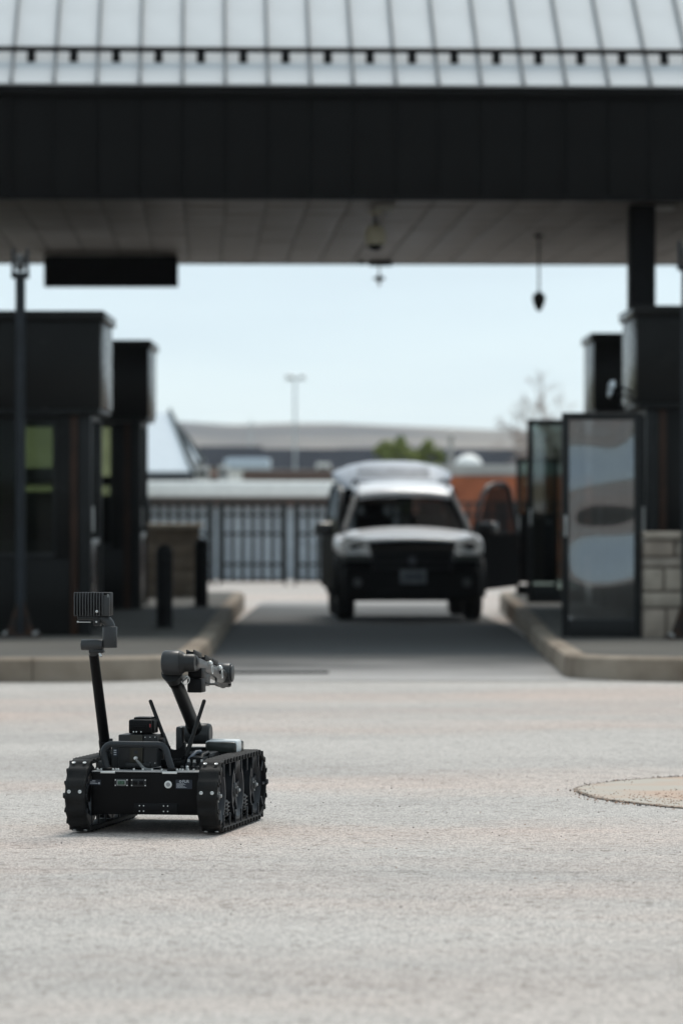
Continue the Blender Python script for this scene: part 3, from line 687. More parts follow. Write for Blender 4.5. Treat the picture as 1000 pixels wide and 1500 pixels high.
# open front doors
def car_door(sx, ang):
    d = empty('front_door'); d.parent = car; d.location = (sx * .93, -.72, 0); d.rotation_euler = (0, 0, rad(ang))
    me = MB().prism([(0, 0, .36), (0, 1.08, .42), (0, 1.10, .80), (0, 1.08, 1.14), (0, 0, 1.12), (0, -.02, .7)], (-sx * .09, 0, 0), bev=.022)
    o = me.obj('door_skin', blackp, d)
    MB().tube([(-sx * .04, 0.02, 1.12), (-sx * .08, .16, 1.36), (-sx * .15, .40, 1.66), (-sx * .17, .56, 1.765), (-sx * .18, .72, 1.80), (-sx * .18, .98, 1.80), (-sx * .16, 1.05, 1.74), (-sx * .11, 1.09, 1.46), (-sx * .05, 1.08, 1.12)], .034, 8).obj('window_frame', mat('grey_trim', (.02, .02, .021), .35), d)
    MB().prism([(-sx * .045, .10, 1.14), (-sx * .05, 1.04, 1.14), (-sx * .16, 1.0, 1.78), (-sx * .16, .54, 1.74)], (sx * .004, 0, 0)).obj('door_window', door_glass, d)
    m_ = MB().box((sx * .14, .10, 1.20), (.26, .13, .17), bev=.045, seg=3).obj('mirror', mat('mirror_shell', (.03, .03, .032), .2, coat=.8), d)
    MB().box((sx * .03, .92, 1.0), (.03, .16, .03), bev=.01).obj('door_handle', blackp, d)
car_door(1, -38); car_door(-1, 9)
# raised tailgate
tg = empty('tailgate'); tg.parent = car; tg.location = (0, 2.14, 1.80); tg.rotation_euler = (rad(22), 0, 0)
rows = []
for y, hw, zc in ((0, .54, .0), (.12, .60, .03), (.45, .76, .05), (.75, .85, .045), (1.0, .86, .01), (1.10, .83, -.05)):
    rows.append([(hw * k, y - .05 * abs(k) ** 3, zc - .17 * abs(k) ** 3) for k in (-1, -.9, -.7, -.4, 0, .4, .7, .9, 1)])
mb = MB(); mb.sheet(rows); o = mb.obj('gate_skin', mat('gate_sky_reflection', (.40, .43, .48), .5, var=.06), tg, 60); so = o.modifiers.new('thickness', 'SOLIDIFY'); so.thickness = .04; so.offset = -1  # grey-blue carries the sky reflected in the raised tailgate
MB().box((0, .36, .066), (1.02, .40, .012), (3, 0, 0), bev=.004).obj('rear_window', mat('dark_glass', (.20, .22, .25), .6), tg)
MB().box((0, .12, .05), (1.1, .10, .03), bev=.012).obj('spoiler', MATS['gate_sky_reflection'], tg)
MB().box((0, -.02, -.03), (1.16, .10, .07), bev=.02).obj('hinge_strip', plast, tg)
for sx in (-.74, .74): MB().cyl((sx, .55, -.10), (sx * .98, .10, -.62), .012, n=8).obj('gas_strut', steel_m, tg)

# ------------------------------------------------------------------ picket fence with gate across the far end
fence_m = mat('fence_black', (.018, .02, .02), .5, var=.15)
fz = road_z(83.0); FH = 1.97
def fence(x0, x1, label, gate=False):
    b = tag(empty('metal_gate' if gate else 'picket_fence', (x0, 83.0, fz)), label, 'gate' if gate else 'fence')
    W = x1 - x0
    pk = MB().box((0, 0, FH / 2 + .04), (.10, .04, FH - .08), bev=.008).mesh('picket', fence_m)
    n = round(W / .225)
    for i in range(n): put('picket', pk, b, ((i + .5) * W / n, 0, 0))
    rl = MB().box((W / 2, 0, 0), (W - .02, .065, .075), bev=.008).mesh('rail', fence_m)
    for zz in (.12, .50, 1.22, FH - .30, FH - .02): put('rail', rl, b, (0, 0, zz))
    if gate:
        for px in (.04, W - .04): MB().box((px, 0, FH / 2), (.07, .07, FH), bev=.01).obj('gate_post', fence_m, b)
    else:
        k = 0.0
        while k <= W + .01: MB().box((k, 0, FH / 2 + .02), (.09, .09, FH + .04), bev=.012).obj('fence_post', fence_m, b); k += W / max(1, round(W / 2.6))
fence(-9.2, -3.05, 'black picket fence left of the gate behind the masonry wall')
fence(-2.92, -1.28, 'black metal gate leaf between the fence and the vehicle', True)
fence(-1.14, .70, 'black metal gate leaf partly behind the black vehicle', True)
fence(.86, 9.6, 'black picket fence in front of the orange brick building')

# ------------------------------------------------------------------ background buildings and vegetation
def px(xp, yp, d): return ((xp - 500) * d / 5140, d, 1.185 + (700 - yp) * d / 5140)
white_m = mat('white_trim', (.82, .81, .78), .5, var=.05)
palewall = mat('pale_blue_siding', (.50, .54, .58), .5, var=.10, vscale=.8)
slate = mat('slate_roof', (.035, .039, .048), .9, var=.12, vscale=.3, spec=.02)
brick = mat('orange_brick', (.33, .105, .05), .9, var=.15, vscale=2.0, bump=.4, bscale=20)
brownm = mat('brown_fascia', (.14, .095, .08), .8, var=.1)
greyroof = mat('grey_gravel_roof', (.36, .35, .33), .9, var=.12, vscale=1)
winm = mat('far_window', (.03, .035, .04), .15, var=.2)

def low_building(name, x0, x1, y0, depth, zb, zt, wall, roofm, label, fas=.4, fasm=None, over=.35, wins=0, wz=(.45, .8), cat='building', group='low buildings beyond the fence'):
    b = tag(empty(name, ((x0 + x1) / 2, y0, zb)), label, cat, group)
    W, Hh = x1 - x0, zt - zb
    MB().box((0, depth / 2, (Hh - fas) / 2), (W, depth, Hh - fas - .01)).obj('wall', wall, b)
    r = MB().box((0, depth / 2, Hh - fas / 2), (W + 2 * over, depth + 2 * over, fas), bev=.03).obj('roof', fasm or roofm, b)
    MB().box((0, depth / 2, Hh + .02), (W + 2 * over - .3, depth + 2 * over - .3, .04)).obj('roof_deck', roofm, r)
    hh = Hh - fas
    for i in range(wins):
        wx = -W / 2 + (i + .5) * W / wins; ww = W / wins * .55
        f = MB().box((wx, -.02, hh * (wz[0] + wz[1]) / 2), (ww + .16, .06, hh * (wz[1] - wz[0]) + .16), bev=.01).obj('window', white_m, b)
        MB().box((wx, -.045, hh * (wz[0] + wz[1]) / 2), (ww, .03, hh * (wz[1] - wz[0])), bev=.004).obj('pane', winm, f)
    return b
# long low building with white eave behind the gate
lb = low_building('long_shed', -5.45, 1.6, 100.0, 7, road_z(100) - .1, 1.05, palewall, white_m, 'long low shed with white eave right behind the gate', fas=.40, over=.8)
hh = 1.05 - (road_z(100) - .1) - .4
for i in range(17): MB().box((-3.4 + i * .425, -.03, hh * .40), (.05, .06, hh * .78), bev=.01).obj('siding_rib', mat('siding_rib', (.5, .53, .58), .5, var=.05), lb)
MB().box((0, -.06, hh - .17), (7.06, .10, .26), bev=.01).obj('shade_band', brownm, lb)  # dark strip painting the shade under the eave
for i in range(2):
    dd = MB().box((-1.9 + i * 2.6, -.04, .95), (1.0, .06, 1.9), bev=.01).obj('door', mat('shed_door', (.42, .46, .5), .5), lb)
    MB().cyl((-1.5 + i * 2.6, -.12, .95), (-1.5 + i * 2.6, -.06, .95), .03, n=8).obj('handle', steel_m, dd)
# orange brick building on the right
bb = low_building('brick_building', 2.4, 11.5, 106.0, 14, road_z(106) - .2, 1.55, brick, greyroof, 'orange brick building with grey parapet behind the right fence', fas=.30, fasm=greyroof, over=.05, wins=0)
hb = 1.25 - (road_z(106) - .2)
for i in range(4):
    f = MB().box((-1.0 + i * 1.6, -.03, hb * .40), (.9, .08, 1.0), bev=.01).obj('window', mat('window_frame_dark', (.05, .05, .05), .5), bb)
    MB().box((-1.0 + i * 1.6, -.075, hb * .40), (.78, .03, .88), bev=.004).obj('pane', winm, f)
dm = tag(empty('white_dome', (4.05, 112.0, 1.50)), 'white domed roof vent on the orange brick building', 'dome')
MB().lathe((0, 0, 0), (0, 0, 1), [(0, .44), (.06, .45), (.20, .42), (.32, .33), (.40, .20), (.44, .05)], 28).obj('shell', white_m, dm)
MB().cyl((0, 0, -.06), (0, 0, .03), .47, n=28, bev=.01).obj('collar', greyroof, dm)
# brown fascia flat building, centre left
low_building('flat_roof_building', px(368, 0, 140)[0], px(520, 0, 140)[0], 140, 14, -2.6, px(0, 689, 140)[2], palewall, greyroof, 'flat roofed building with brown fascia above the white eave', fas=.42, fasm=brownm, wins=5)
low_building('equipment_hut', px(335, 0, 165)[0], px(388, 0, 165)[0], 165, 4, -3.1, px(0, 672, 165)[2], white_m, mat('pale_blue_roof', (.50, .57, .64), .4, var=.05), 'small hut with pale blue roof left of the flat roofed building', fas=.5, over=.2, wins=2)
for i, (a, b2, zt, c, lab) in enumerate(((286, 306, 683, (.5, .48, .45), 'leftmost pale rooftop unit beside the steep metal roof'), (309, 318, 690, (.34, .2, .15), 'small reddish rooftop unit between two pale ones'), (320, 334, 682, (.55, .54, .52), 'pale rooftop unit beside the pale blue roofed hut'), (463, 484, 678, (.6, .59, .55), 'white rooftop unit beside the raised tailgate'))):
    d = 150 if i < 3 else 146; x0, x1 = px(a, 0, d)[0], px(b2, 0, d)[0]; zt = px(0, zt, d)[2]; zb = -2.9 if i < 3 else px(0, 689, 140)[2] + .05
    u = tag(empty('rooftop_unit', ((x0 + x1) / 2, d, zb)), lab, 'rooftop unit', 'rooftop units beyond the fence')
    MB().box((0, .5, (zt - zb) / 2), (x1 - x0, 1.0, zt - zb), bev=.04).obj('casing', mat('unit_paint_%d' % i, c, .6, var=.08), u)
    MB().box((0, -.02, (zt - zb) - .30), ((x1 - x0) * .7, .05, .22), bev=.01).obj('louvre', frame_m, u)
# steep hipped roofs, far left
def hip_house(x, y, zt, ze, zb, hw, dp, label, apex=.0):
    """pyramid roof: apex over the centre, front eave facing the camera, dark caps on the hips"""
    b = tag(empty('hip_roof_house', (x, y, zb), (0, 0, 0)), label, 'house', 'steep hipped roofs beyond the left booths')
    T, Eh = zt - zb, ze - zb; rm = mat('bluish_roof_metal', (.70, .74, .78), .5, var=.04)
    A, B = Vector((apex, dp / 2, T)), Vector((-hw * 2.6, dp / 2, T)); P = [Vector(p) for p in ((-hw * 3.6, 0, Eh), (hw, 0, Eh), (hw, dp, Eh), (-hw * 3.6, dp, Eh))]
    for poly in ([P[0], P[1], A, B], [P[1], P[2], A], [P[2], P[3], B, A], [P[3], P[0], B]): MB().prism(poly, (0, 0, -.06)).obj('roof', rm, b)
    for p, A_ in ((P[0], B), (P[1], A), (P[2], A), (P[3], B)): MB().tube([p + (p - A_) * .02 + Vector((0, 0, .02)), A_ + Vector((0, 0, .05))], [.10, .085], 8).obj('hip_cap', mat('barge_dark', (.045, .055, .06), .7), b)
    MB().lathe(A, (0, 0, 1), [(-.1, .10), (.12, .05), (.22, .01)], 10).obj('finial', MATS['barge_dark'], b)
    MB().box((-hw * 1.3, dp / 2, Eh / 2 - .04), (4.6 * hw - .3, dp - .3, Eh - .08)).obj('wall', mat('grey_siding', (.05, .056, .068), .7), b)
    f = MB().box((0, .12, Eh * .5), (.9, .08, .9), bev=.01).obj('window', white_m, b)
    MB().box((0, .07, Eh * .5), (.76, .03, .76)).obj('pane', winm, f)
hip_house(px(243, 0, 150)[0], 150, px(0, 602, 150)[2], px(0, 690, 150)[2], -2.9, 1.15, 5.5, 'nearer steep hipped roof with dark hip caps beside the far left booth', apex=.05)
hip_house(px(262, 0, 175)[0], 175, px(0, 628, 175)[2], px(0, 674, 175)[2], -3.2, 1.15, 4, 'lower hipped roof peeking out behind the nearer one')
# dark slate roofs in the middle distance
def slate_house(x0, x1, d, yt, label):
    a, b2 = px(x0, 0, d)[0], px(x1, 0, d)[0]; zt = px(0, yt, d)[2]; ze = zt - (d * 30 / 5140); zg = road_z(d) - .2; W = b2 - a; D = 8
    b = tag(empty('slate_roof_house', ((a + b2) / 2, d, zg)), label, 'house', 'dark slate roofed houses below the hills')
    MB().box((0, D / 2, (ze - zg) / 2), (W, D, ze - zg - .02)).obj('wall', mat('taupe_siding', (.22, .20, .19), .8, var=.1), b)
    MB().prism([(-W / 2 - .5, -.5, ze - zg), (-W / 2 - .5, D + .5, ze - zg), (-W / 2 - .5, D / 2, zt - zg)], (W + 1, 0, 0)).obj('roof', slate, b)
    for i in range(max(2, int(W / 4))):
        f = MB().box((-W / 2 + (i + .5) * W / max(2, int(W / 4)), -.03, (ze - zg) * .62), (1.3, .08, 1.2), bev=.02).obj('window', white_m, b)
        MB().box((-W / 2 + (i + .5) * W / max(2, int(W / 4)), -.075, (ze - zg) * .62), (1.1, .04, 1.0)).obj('pane', winm, f)
slate_house(298, 372, 250, 653, 'dark slate roofed house left of the tall light pole')
slate_house(372, 505, 270, 657, 'long dark slate roofed house behind the tall light pole')
slate_house(505, 602, 262, 656, 'dark slate roofed house below the green trees')
slate_house(600, 655, 255, 657, 'dark slate roofed house between green trees and pale pole')
slate_house(668, 790, 245, 657, 'long dark slate roofed house at right above the brick building')

# light poles
def light_pole(x, d, yt, r, heads, label, m):
    zt = px(0, yt, d)[2]; zg = road_z(d) - .1
    b = tag(empty('light_pole', (px(x, 0, d)[0], d, zg)), label, 'light pole', 'light poles beyond the fence')
    MB().cyl((0, 0, 0), (0, 0, zt - zg), r * 1.3, r * .8, n=14).obj('pole', m, b)
    if heads:
        MB().box((0, 0, zt - zg), (1.3, .1, .08), bev=.01).obj('cross_arm', m, b)
        for sx, w_ in ((-.35, .62), (.5, .42)): MB().box((sx, -.05, zt - zg + .12), (w_, .3, .34), (20, 0, 0), bev=.03).obj('lamp_head', m, b)
    else:
        MB().lathe((0, 0, zt - zg), (0, 0, 1), [(0, r), (.1, r * 1.3), (.2, r * .6)], 12).obj('cap', m, b)
lp = mat('pole_grey', (.5, .53, .55), .5, metal=.3, var=.06)
light_pole(432, 250, 555, .085, True, 'tall pale light pole with twin heads against the sky', lp)
light_pole(368, 300, 618, .09, False, 'thin faint pole left of the tall light pole', lp)
light_pole(660, 150, 640, .13, False, 'stout pale pole right of the green trees', mat('pale_pole', (.45, .43, .41), .7))

# hills
hill_m = mat('hill_scrub', (.24, .21, .18), .95, spec=.02, col2=(.10, .096, .096), vscale=.006, bump=.4, bscale=.03, mixr=(.40, .60))
def fbm(x, s):
    return sum(math.sin(x * f * .0021 + s * p) * a for f, p, a in ((1, 1, 1), (2.3, 2, .5), (5.1, 3, .22), (11.7, 4, .1), (27, 5, .05)))
def hills(name, d0, d1, px_top, label, seed, n=160):
    rows = []
    for j in range(14):
        k = j / 13; d = d0 + (d1 - d0) * k; row = []
        for i in range(n + 1):
            x = (-1 + 2 * i / n) * 3200
            zt = interp(px_top, x / d1 * 5140 + 500); crest = 1.185 + (700 - zt) * d1 / 5140
            e = k ** .8 * (1 + .05 * fbm(x + d * .7, seed)) + .05 * fbm(x * 3 + d * 2.0, seed + 2) * k * (1 - k) * 2
            z = (road_z(d0) - 5) * (1 - k) + crest * min(e, 1.02) + (1 - k) * .04 * crest * fbm(x * 6 + d, seed + 5)
            row.append((x, d, z))
        rows.append(row)
    # back slope
    rows.append([(x, d1 + 500, -30) for x, _, _ in rows[-1]])
    structure(MB().sheet(rows).obj(name, hill_m, sharp=0), label)
hills('hills', 1500, 2600, [(-3000, 640), (100, 614), (260, 611), (330, 615), (420, 612), (520, 613), (560, 617), (620, 618), (690, 625), (800, 628), (1200, 640), (4000, 650)], 'low grey tan mesa along the horizon', 1.3)

# trees
leaf_m = mat('spring_leaf', (.22, .25, .07), .7, spec=.05, col2=(.14, .17, .045), vscale=.8)
bark_m = mat('bark', (.12, .095, .075), .9, var=.2, vscale=8)
def leafy_tree(x, d, yt, rx, label, seed):
    rs = random.Random(seed); zg = road_z(d) - .2; zt = px(0, yt, d)[2]; Hh = zt - zg
    b = tag(empty('leafy_tree', (px(x, 0, d)[0], d, zg)), label, 'tree', 'green trees below the hills')
    mb = MB(); mb.tube([(0, 0, 0), (.1, 0, Hh * .3), (0, .1, Hh * .6), (.05, 0, Hh * .85)], [.28, .22, .14, .05], 8)
    for i in range(9):
        a = rs.uniform(0, 6.28); z0 = Hh * rs.uniform(.3, .7); L = rx * rs.uniform(.5, .95)
        mb.tube([(0, 0, z0), (L * .5 * math.cos(a), L * .5 * math.sin(a), z0 + L * .35), (L * math.cos(a), L * math.sin(a), z0 + L * .8)], [.1, .06, .025], 6)
    mb.obj('trunk', bark_m, b)
    vs_, fs = [], []
    cl = [(rs.gauss(0, rx * .42), rs.gauss(0, rx * .42), Hh * rs.uniform(.42, .93)) for _ in range(46)]
    for cx_, cy_, cz_ in cl:
        R_ = rx * rs.uniform(.2, .36)
        for _ in range(120):
            v = Vector((rs.gauss(0, 1), rs.gauss(0, 1), rs.gauss(0, .8))).normalized() * R_ * rs.uniform(.4, 1)
            p = Vector((cx_, cy_, cz_)) + v; u = Vector((rs.gauss(0, 1), rs.gauss(0, 1), rs.gauss(0, 1))).normalized(); q = u.orthogonal().normalized() * rs.uniform(.06, .13); u *= rs.uniform(.1, .2)
            k = len(vs_); vs_ += [p - u, p + q, p + u, p - q]; fs.append((k, k + 1, k + 2, k + 3))
    me = bpy.data.meshes.new('crown'); me.from_pydata(vs_, [], fs); me.materials.append(leaf_m); put('crown', me, b)
leafy_tree(572, 225, 632, 1.5, 'fuller green tree above the raised tailgate', 21)
leafy_tree(632, 228, 638, 1.15, 'smaller green tree left of the stout pale pole', 22)
leafy_tree(606, 232, 650, 1.0, 'lowest green tree between the two taller green ones', 25)

twig_m = mat('bare_twigs', (.34, .28, .25), .9, var=.2, vscale=3)
def bare_tree(x, d, yt, label, seed, spread=.55, lean=0.0):
    rs = random.Random(seed); zg = road_z(d) - .2; zt = px(0, yt, d)[2]; Hh = zt - zg
    b = tag(empty('bare_tree', (px(x, 0, d)[0], d, zg)), label, 'tree', 'leafless trees behind the right booths')
    tr, tw_ = MB(), []
    def grow(p, dirn, L, r, lev):
        q = p + dirn * L
        if lev < 3: tr.tube([p, p + dirn * L * .5 + Vector((rs.gauss(0, .03), rs.gauss(0, .03), 0)) * L, q], [r, r * .82, r * .62], 6)
        else: tw_.append((p, q, r))
        if lev >= 6: return
        for _ in range(3 if lev else 5):
            v = Vector((rs.gauss(0, spread), rs.gauss(0, spread), rs.gauss(.12, .25)))
            grow(p + dirn * L * rs.uniform(.55, 1), (dirn + v).normalized(), L * rs.uniform(.58, .82), r * .6, lev + 1)
    grow(Vector((0, 0, 0)), Vector((lean, 0, 1)).normalized(), Hh * .36, Hh * .02, 0)
    tr.obj('trunk', bark_m, b)
    vs_, fs = [], []
    for p, q, r in tw_:
        d_ = (q - p).normalized(); a = d_.orthogonal().normalized() * max(r, .014); c = d_.cross(a); k = len(vs_)
        vs_ += [p + a, p - a * .5 + c * .87, p - a * .5 - c * .87, q]
        fs += [(k, k + 1, k + 3), (k + 1, k + 2, k + 3), (k + 2, k, k + 3)]
    me = bpy.data.meshes.new('crown'); me.from_pydata(vs_, [], fs); me.materials.append(twig_m); put('crown', me, b)
bare_tree(848, 120, 535, 'tallest leafless tree rising behind the far right booth', 4, .5, -.1)
bare_tree(812, 128, 590, 'low leafless tree just left of the far right booth', 6, .6)
bare_tree(770, 150, 645, 'small pale leafless shrub tree above the brick building', 9, .7)
bare_tree(880, 132, 560, 'leafless tree mostly hidden by the far right booth', 12, .5)

# grass bank seen through the booth windows
bank = mat('bank_grass', (.20, .19, .12), .95, col2=(.145, .14, .085), vscale=.6, bump=.4, bscale=6)
rows = []
for j in range(9):
    k = j / 8; y = 90 + 20 * k
    rows.append([(x, y + .8 * math.sin(x * .3), road_z(y) - .08 + (6.0 * (k ** .8)) * (1 if x < -6.5 else max(0, (-5.95 - x) / .55)) * (.94 + .06 * math.sin(x * .5 + k))) for x in [-45 + i * 1.0 for i in range(39)] + [-6.5, -6.2, -5.95, -5.6]])
structure(MB().sheet(rows).obj('grass_bank', bank, sharp=0), 'yellow green grass bank beyond the left booths')

# ------------------------------------------------------------------ tracked robot
rb_rot = (-1.32, -0.3, -9.9)
rbx, rby = -.578 - .0135 * math.cos(rad(9.9)), 12.02 + .0135 * math.sin(rad(9.9))
bot = tag(empty('tracked_robot', (rbx, rby, road_z(rby) + .002)), 'black tracked bomb disposal robot with camera mast and folded arm on the paving', 'robot')
bot.rotation_mode = 'XYZ'; bot.rotation_euler = (Matrix.Rotation(rad(-9.9), 3, 'Z') @ Matrix.Rotation(rad(-.3), 3, 'Y') @ Matrix.Rotation(rad(-1.32), 3, 'X')).to_euler()
rub = mat('track_rubber', (.0095, .0095, .0095), .6, spec=.12, var=.25, vscale=18, bump=.12, bscale=160, col2=(.0155, .015, .0145))
anod = mat('robot_black', (.0045, .0045, .005), .42, spec=.10, var=.15, vscale=9, bump=.03, bscale=300)
anod2 = mat('robot_satin_grey', (.020, .0203, .021), .40, var=.12, vscale=9, bump=.03, bscale=300)
anod3 = mat('robot_arm_grey', (.034, .035, .036), .36, var=.10, vscale=7, bump=.03, bscale=300)
olive = mat('robot_brown_strip', (.030, .027, .020), .5, var=.1)
wheel_m = mat('wheel_plastic', (.020, .022, .0255), .42, var=.15, vscale=14)
screwm = mat('screw_steel', (.50, .50, .49), .35, metal=.6, var=.2, vscale=200)
alum = mat('bare_aluminium', (.62, .62, .60), .4, metal=.3, var=.1)
cable = mat('cable_black', (.012, .012, .012), .55)
bluegrey = mat('blue_grey_hose', (.10, .115, .14), .4)
labelm = mat('label_navy', (.022, .026, .036), .5, var=.05)
inkw = mat('white_ink', (.42, .43, .45), .6, var=.05)
red = mat('red_plastic', (.22, .03, .03), .45)

# belts ------------------------------------------------------------
RW, WB, XC, TW = .1245, .305, .224, .068        # outer radius, half wheelbase, belt centre, belt width
def belt_path(s, R):
    """point and outward normal at arc length s of the stadium with radius R (y,z)"""
    st, ar = 2 * WB, math.pi * R; tot = 2 * st + 2 * ar; s %= tot
    if s < st: return (-WB + s, RW - R, 0, -1)
    s -= st
    if s < ar: a = -math.pi / 2 + s / R; return (WB + R * math.cos(a), RW + R * math.sin(a), math.cos(a), math.sin(a))
    s -= ar
    if s < st: return (WB - s, RW + R, 0, 1)
    s -= st; a = math.pi / 2 + s / R
    return (-WB + R * math.cos(a), RW + R * math.sin(a), math.cos(a), math.sin(a))
RB = RW - .008
tot = 4 * WB + 2 * math.pi * RB
NL = 40
def track(sx):
    t = bmesh.new(); rings = []
    SUB = 8
    for i in range(NL * SUB):
        s = tot * i / (NL * SUB); ph = (i % SUB) / SUB
        y, z, ny, nz = belt_path(s, RB)
        h = (.0035, .0065, .0074, .0074, .0066, .0040, .0026, .0026)[i % SUB]      # lug / groove
        sl = .004 * (1 if ph < .5 else 0)
        sec = []
        for dx, dh in ((-TW / 2, -.010), (-TW / 2, h - .004), (-TW / 2 + .006, h), (0, h), (TW / 2 - .006, h), (TW / 2, h - .004), (TW / 2, -.010), (TW / 2 - .004, -.013), (-TW / 2 + .004, -.013)):
            sec.append(t.verts.new((sx * XC + dx, y + ny * dh, z + nz * dh)))
        rings.append(sec)
    n = len(rings)
    for i in range(n):
        a, b = rings[i], rings[(i + 1) % n]; m = len(a)
        for k in range(m): t.faces.new((a[k], a[(k + 1) % m], b[(k + 1) % m], b[k]))
    bmesh.ops.recalc_face_normals(t, faces=t.faces[:])
    me = bpy.data.meshes.new('track_belt'); t.to_mesh(me); t.free(); me.materials.append(rub)
    me.polygons.foreach_set('use_smooth', [True] * len(me.polygons)); me.set_sharp_from_angle(angle=rad(28))
    o = put('track_belt', me, bot)
    # edge teeth on both rims and long guide fins inside
    tm = MB().prism([(-.008, 0, -.010), (.008, 0, -.010), (.004, 0, .004), (-.004, 0, .004)], (0, .004, 0)).mesh('edge_tooth', rub)
    fin = MB().box((0, 0, -.030), (.006, .009, .050), bev=.0025).mesh('guide_fin', wheel_m)
    for i in range(NL):
        s = tot * (i + .25) / NL; y, z, ny, nz = belt_path(s, RB); ang = math.atan2(ny, nz)
        out = sx * (XC + TW / 2)
        e = put('edge_tooth', tm, o, (out, y, z)); e.rotation_euler = (-ang, 0, rad(-90 if sx > 0 else 90) * 0); 
        e.matrix_local = Matrix.Translation((out, y, z)) @ Matrix.Rotation(-ang, 4, 'X') @ Matrix.Rotation(rad(-90) if sx > 0 else rad(90), 4, 'Z')
        if i % 2 == 0:
            g_ = put('guide_fin', fin, o); g_.matrix_local = Matrix.Translation((sx * (XC + TW / 2 - .005), y, z)) @ Matrix.Rotation(-ang, 4, 'X')
            g_ = put('guide_fin', fin, o); g_.matrix_local = Matrix.Translation((sx * (XC - TW / 2 + .009), y, z)) @ Matrix.Rotation(-ang, 4, 'X')
    # splice screws on the rear end
    sm = MB().lathe((0, 0, 0), (0, 0, 1), [(0, .0062), (.0014, .0062), (.0024, .0045), (.0015, .0022)], 14).mesh('belt_screw', screwm)
    for a in (-68, 8, 62):
        for dx in (-.0185, .0185):
            A = rad(180 - a); y, z, ny, nz = -WB + (RB + .008) * math.cos(A), RW + (RB + .008) * math.sin(A), math.cos(A), math.sin(A)
            q = put('belt_screw', sm, o); q.matrix_local = Matrix.Translation((sx * XC + dx, y, z)) @ Matrix.Rotation(-math.atan2(ny, nz), 4, 'X')
    for ey in (-WB - RB, WB + RB):
        k = MB().box((sx * (XC + TW / 2 + .003), ey * .985, RW + .004), (.010, .014, .018), bev=.003).obj('splice_clip', mat('clip_grey', (.06, .06, .06), .4), o)
    return o
def road_wheel(sx, y):
    """three-spoked wheel with rim ring and hub; outer face at XC + .026"""
    R = RB - .016; x0 = sx * (XC - .026); ax = (sx, 0, 0)
    w_ = MB().lathe((x0, y, RW), ax, [(0, R - .030), (.0, R), (.020, R + .0), (.030, R), (.044, R), (.044, R - .010), (.038, R - .018), (.030, R - .024), (.012, R - .030), (.0, R - .030)], 44, cap=False).obj('wheel', wheel_m, bot, 30)
    mb = MB()
    for k in range(5):
        a = rad(90 + k * 72); c, s = math.cos(a), math.sin(a); p = Vector((0, -s, c))
        def P(r, t_, xx): return (x0 + sx * xx, y + c * r - s * t_, RW + s * r + c * t_)
        mb.prism([P(.016, -.013, .018), P(R - .020, -.008, .018), P(R - .020, .008, .018), P(.016, .013, .018)], (sx * .014, 0, 0))
    mb.obj('spoke', wheel_m, w_)
    MB().lathe((x0, y, RW), ax, [(.006, .026), (.034, .026), (.038, .022), (.038, .015), (.043, .013), (.045, .009)], 24).obj('hub', mat('hub_grey', (.04, .041, .042), .45, var=.2, vscale=60), w_)
    MB().lathe((x0 + sx * .045, y, RW), ax, [(0, .007), (.005, .007), (.007, .004)], 6).obj('axle_bolt', screwm, w_)
    b_ = MB()
    for k in range(3):
        a = rad(30 + 120 * k); b_.lathe((x0 + sx * .0385, y + .0185 * math.cos(a), RW + .0185 * math.sin(a)), ax, [(0, .0035), (.003, .0035)], 8)
    b_.obj('hub_screws', screwm, w_)
for sx in (-1, 1):
    track(sx)
    for y in (-WB, 0, WB): road_wheel(sx, y)
    MB().box((sx * (XC - .030), 0, RW - .004), (.012, .60, .135), bev=.01).obj('side_plate', anod, bot)
    for yy in (-.155, .15):
        vp = MB().box((sx * (XC - .006), yy, RW - .052), (.036, .050, .058), bev=.006).obj('vent_block', wheel_m, bot)
        for k in range(4): MB().box((sx * (XC + .014), yy, RW - .072 + k * .013), (.006, .044, .006), bev=.002).obj('vent_slat', anod2, vp)

# chassis ----------------------------------------------------------
XL = XC - TW / 2 - .004
mb = MB()
mb.prism([(-XL + .002, -.352, .203), (-XL + .002, -.352, .108), (-XL + .002, -.340, .062), (-XL + .002, .34, .058), (-XL + .002, .37, .12), (-XL + .002, .36, .203)], (2 * XL - .004, 0, 0), bev=.004)
mb.obj('chassis', anod, bot)
MB().box((0, -.30, .2055), (2 * XL - .006, .110, .003), bev=.0008).obj('deck_edge', mat('edge_grey', (.28, .28, .28), .5), bot)
MB().box((0, .05, .2075), (2 * XL - .010, .60, .004), bev=.001).obj('deck_plate', anod, bot)
for x in (-.128, .083): MB().box((x, -.3545, .2035), (.050, .006, .0075), bev=.001).obj('light_pad', alum, bot)
MB().box((.035, -.3475, .083), (.15, .010, .036), bev=.003).obj('hitch_plate', anod, bot)
sc = MB().lathe((0, 0, 0), (0, -1, 0), [(0, .0022), (.0015, .0022), (.002, .001)], 10).mesh('panel_screw', screwm)
for x in (-.02, -.006, .062, .076):
    for z_ in (.0925, .0745): put('panel_screw', sc, bot, (x, -.3525, z_))
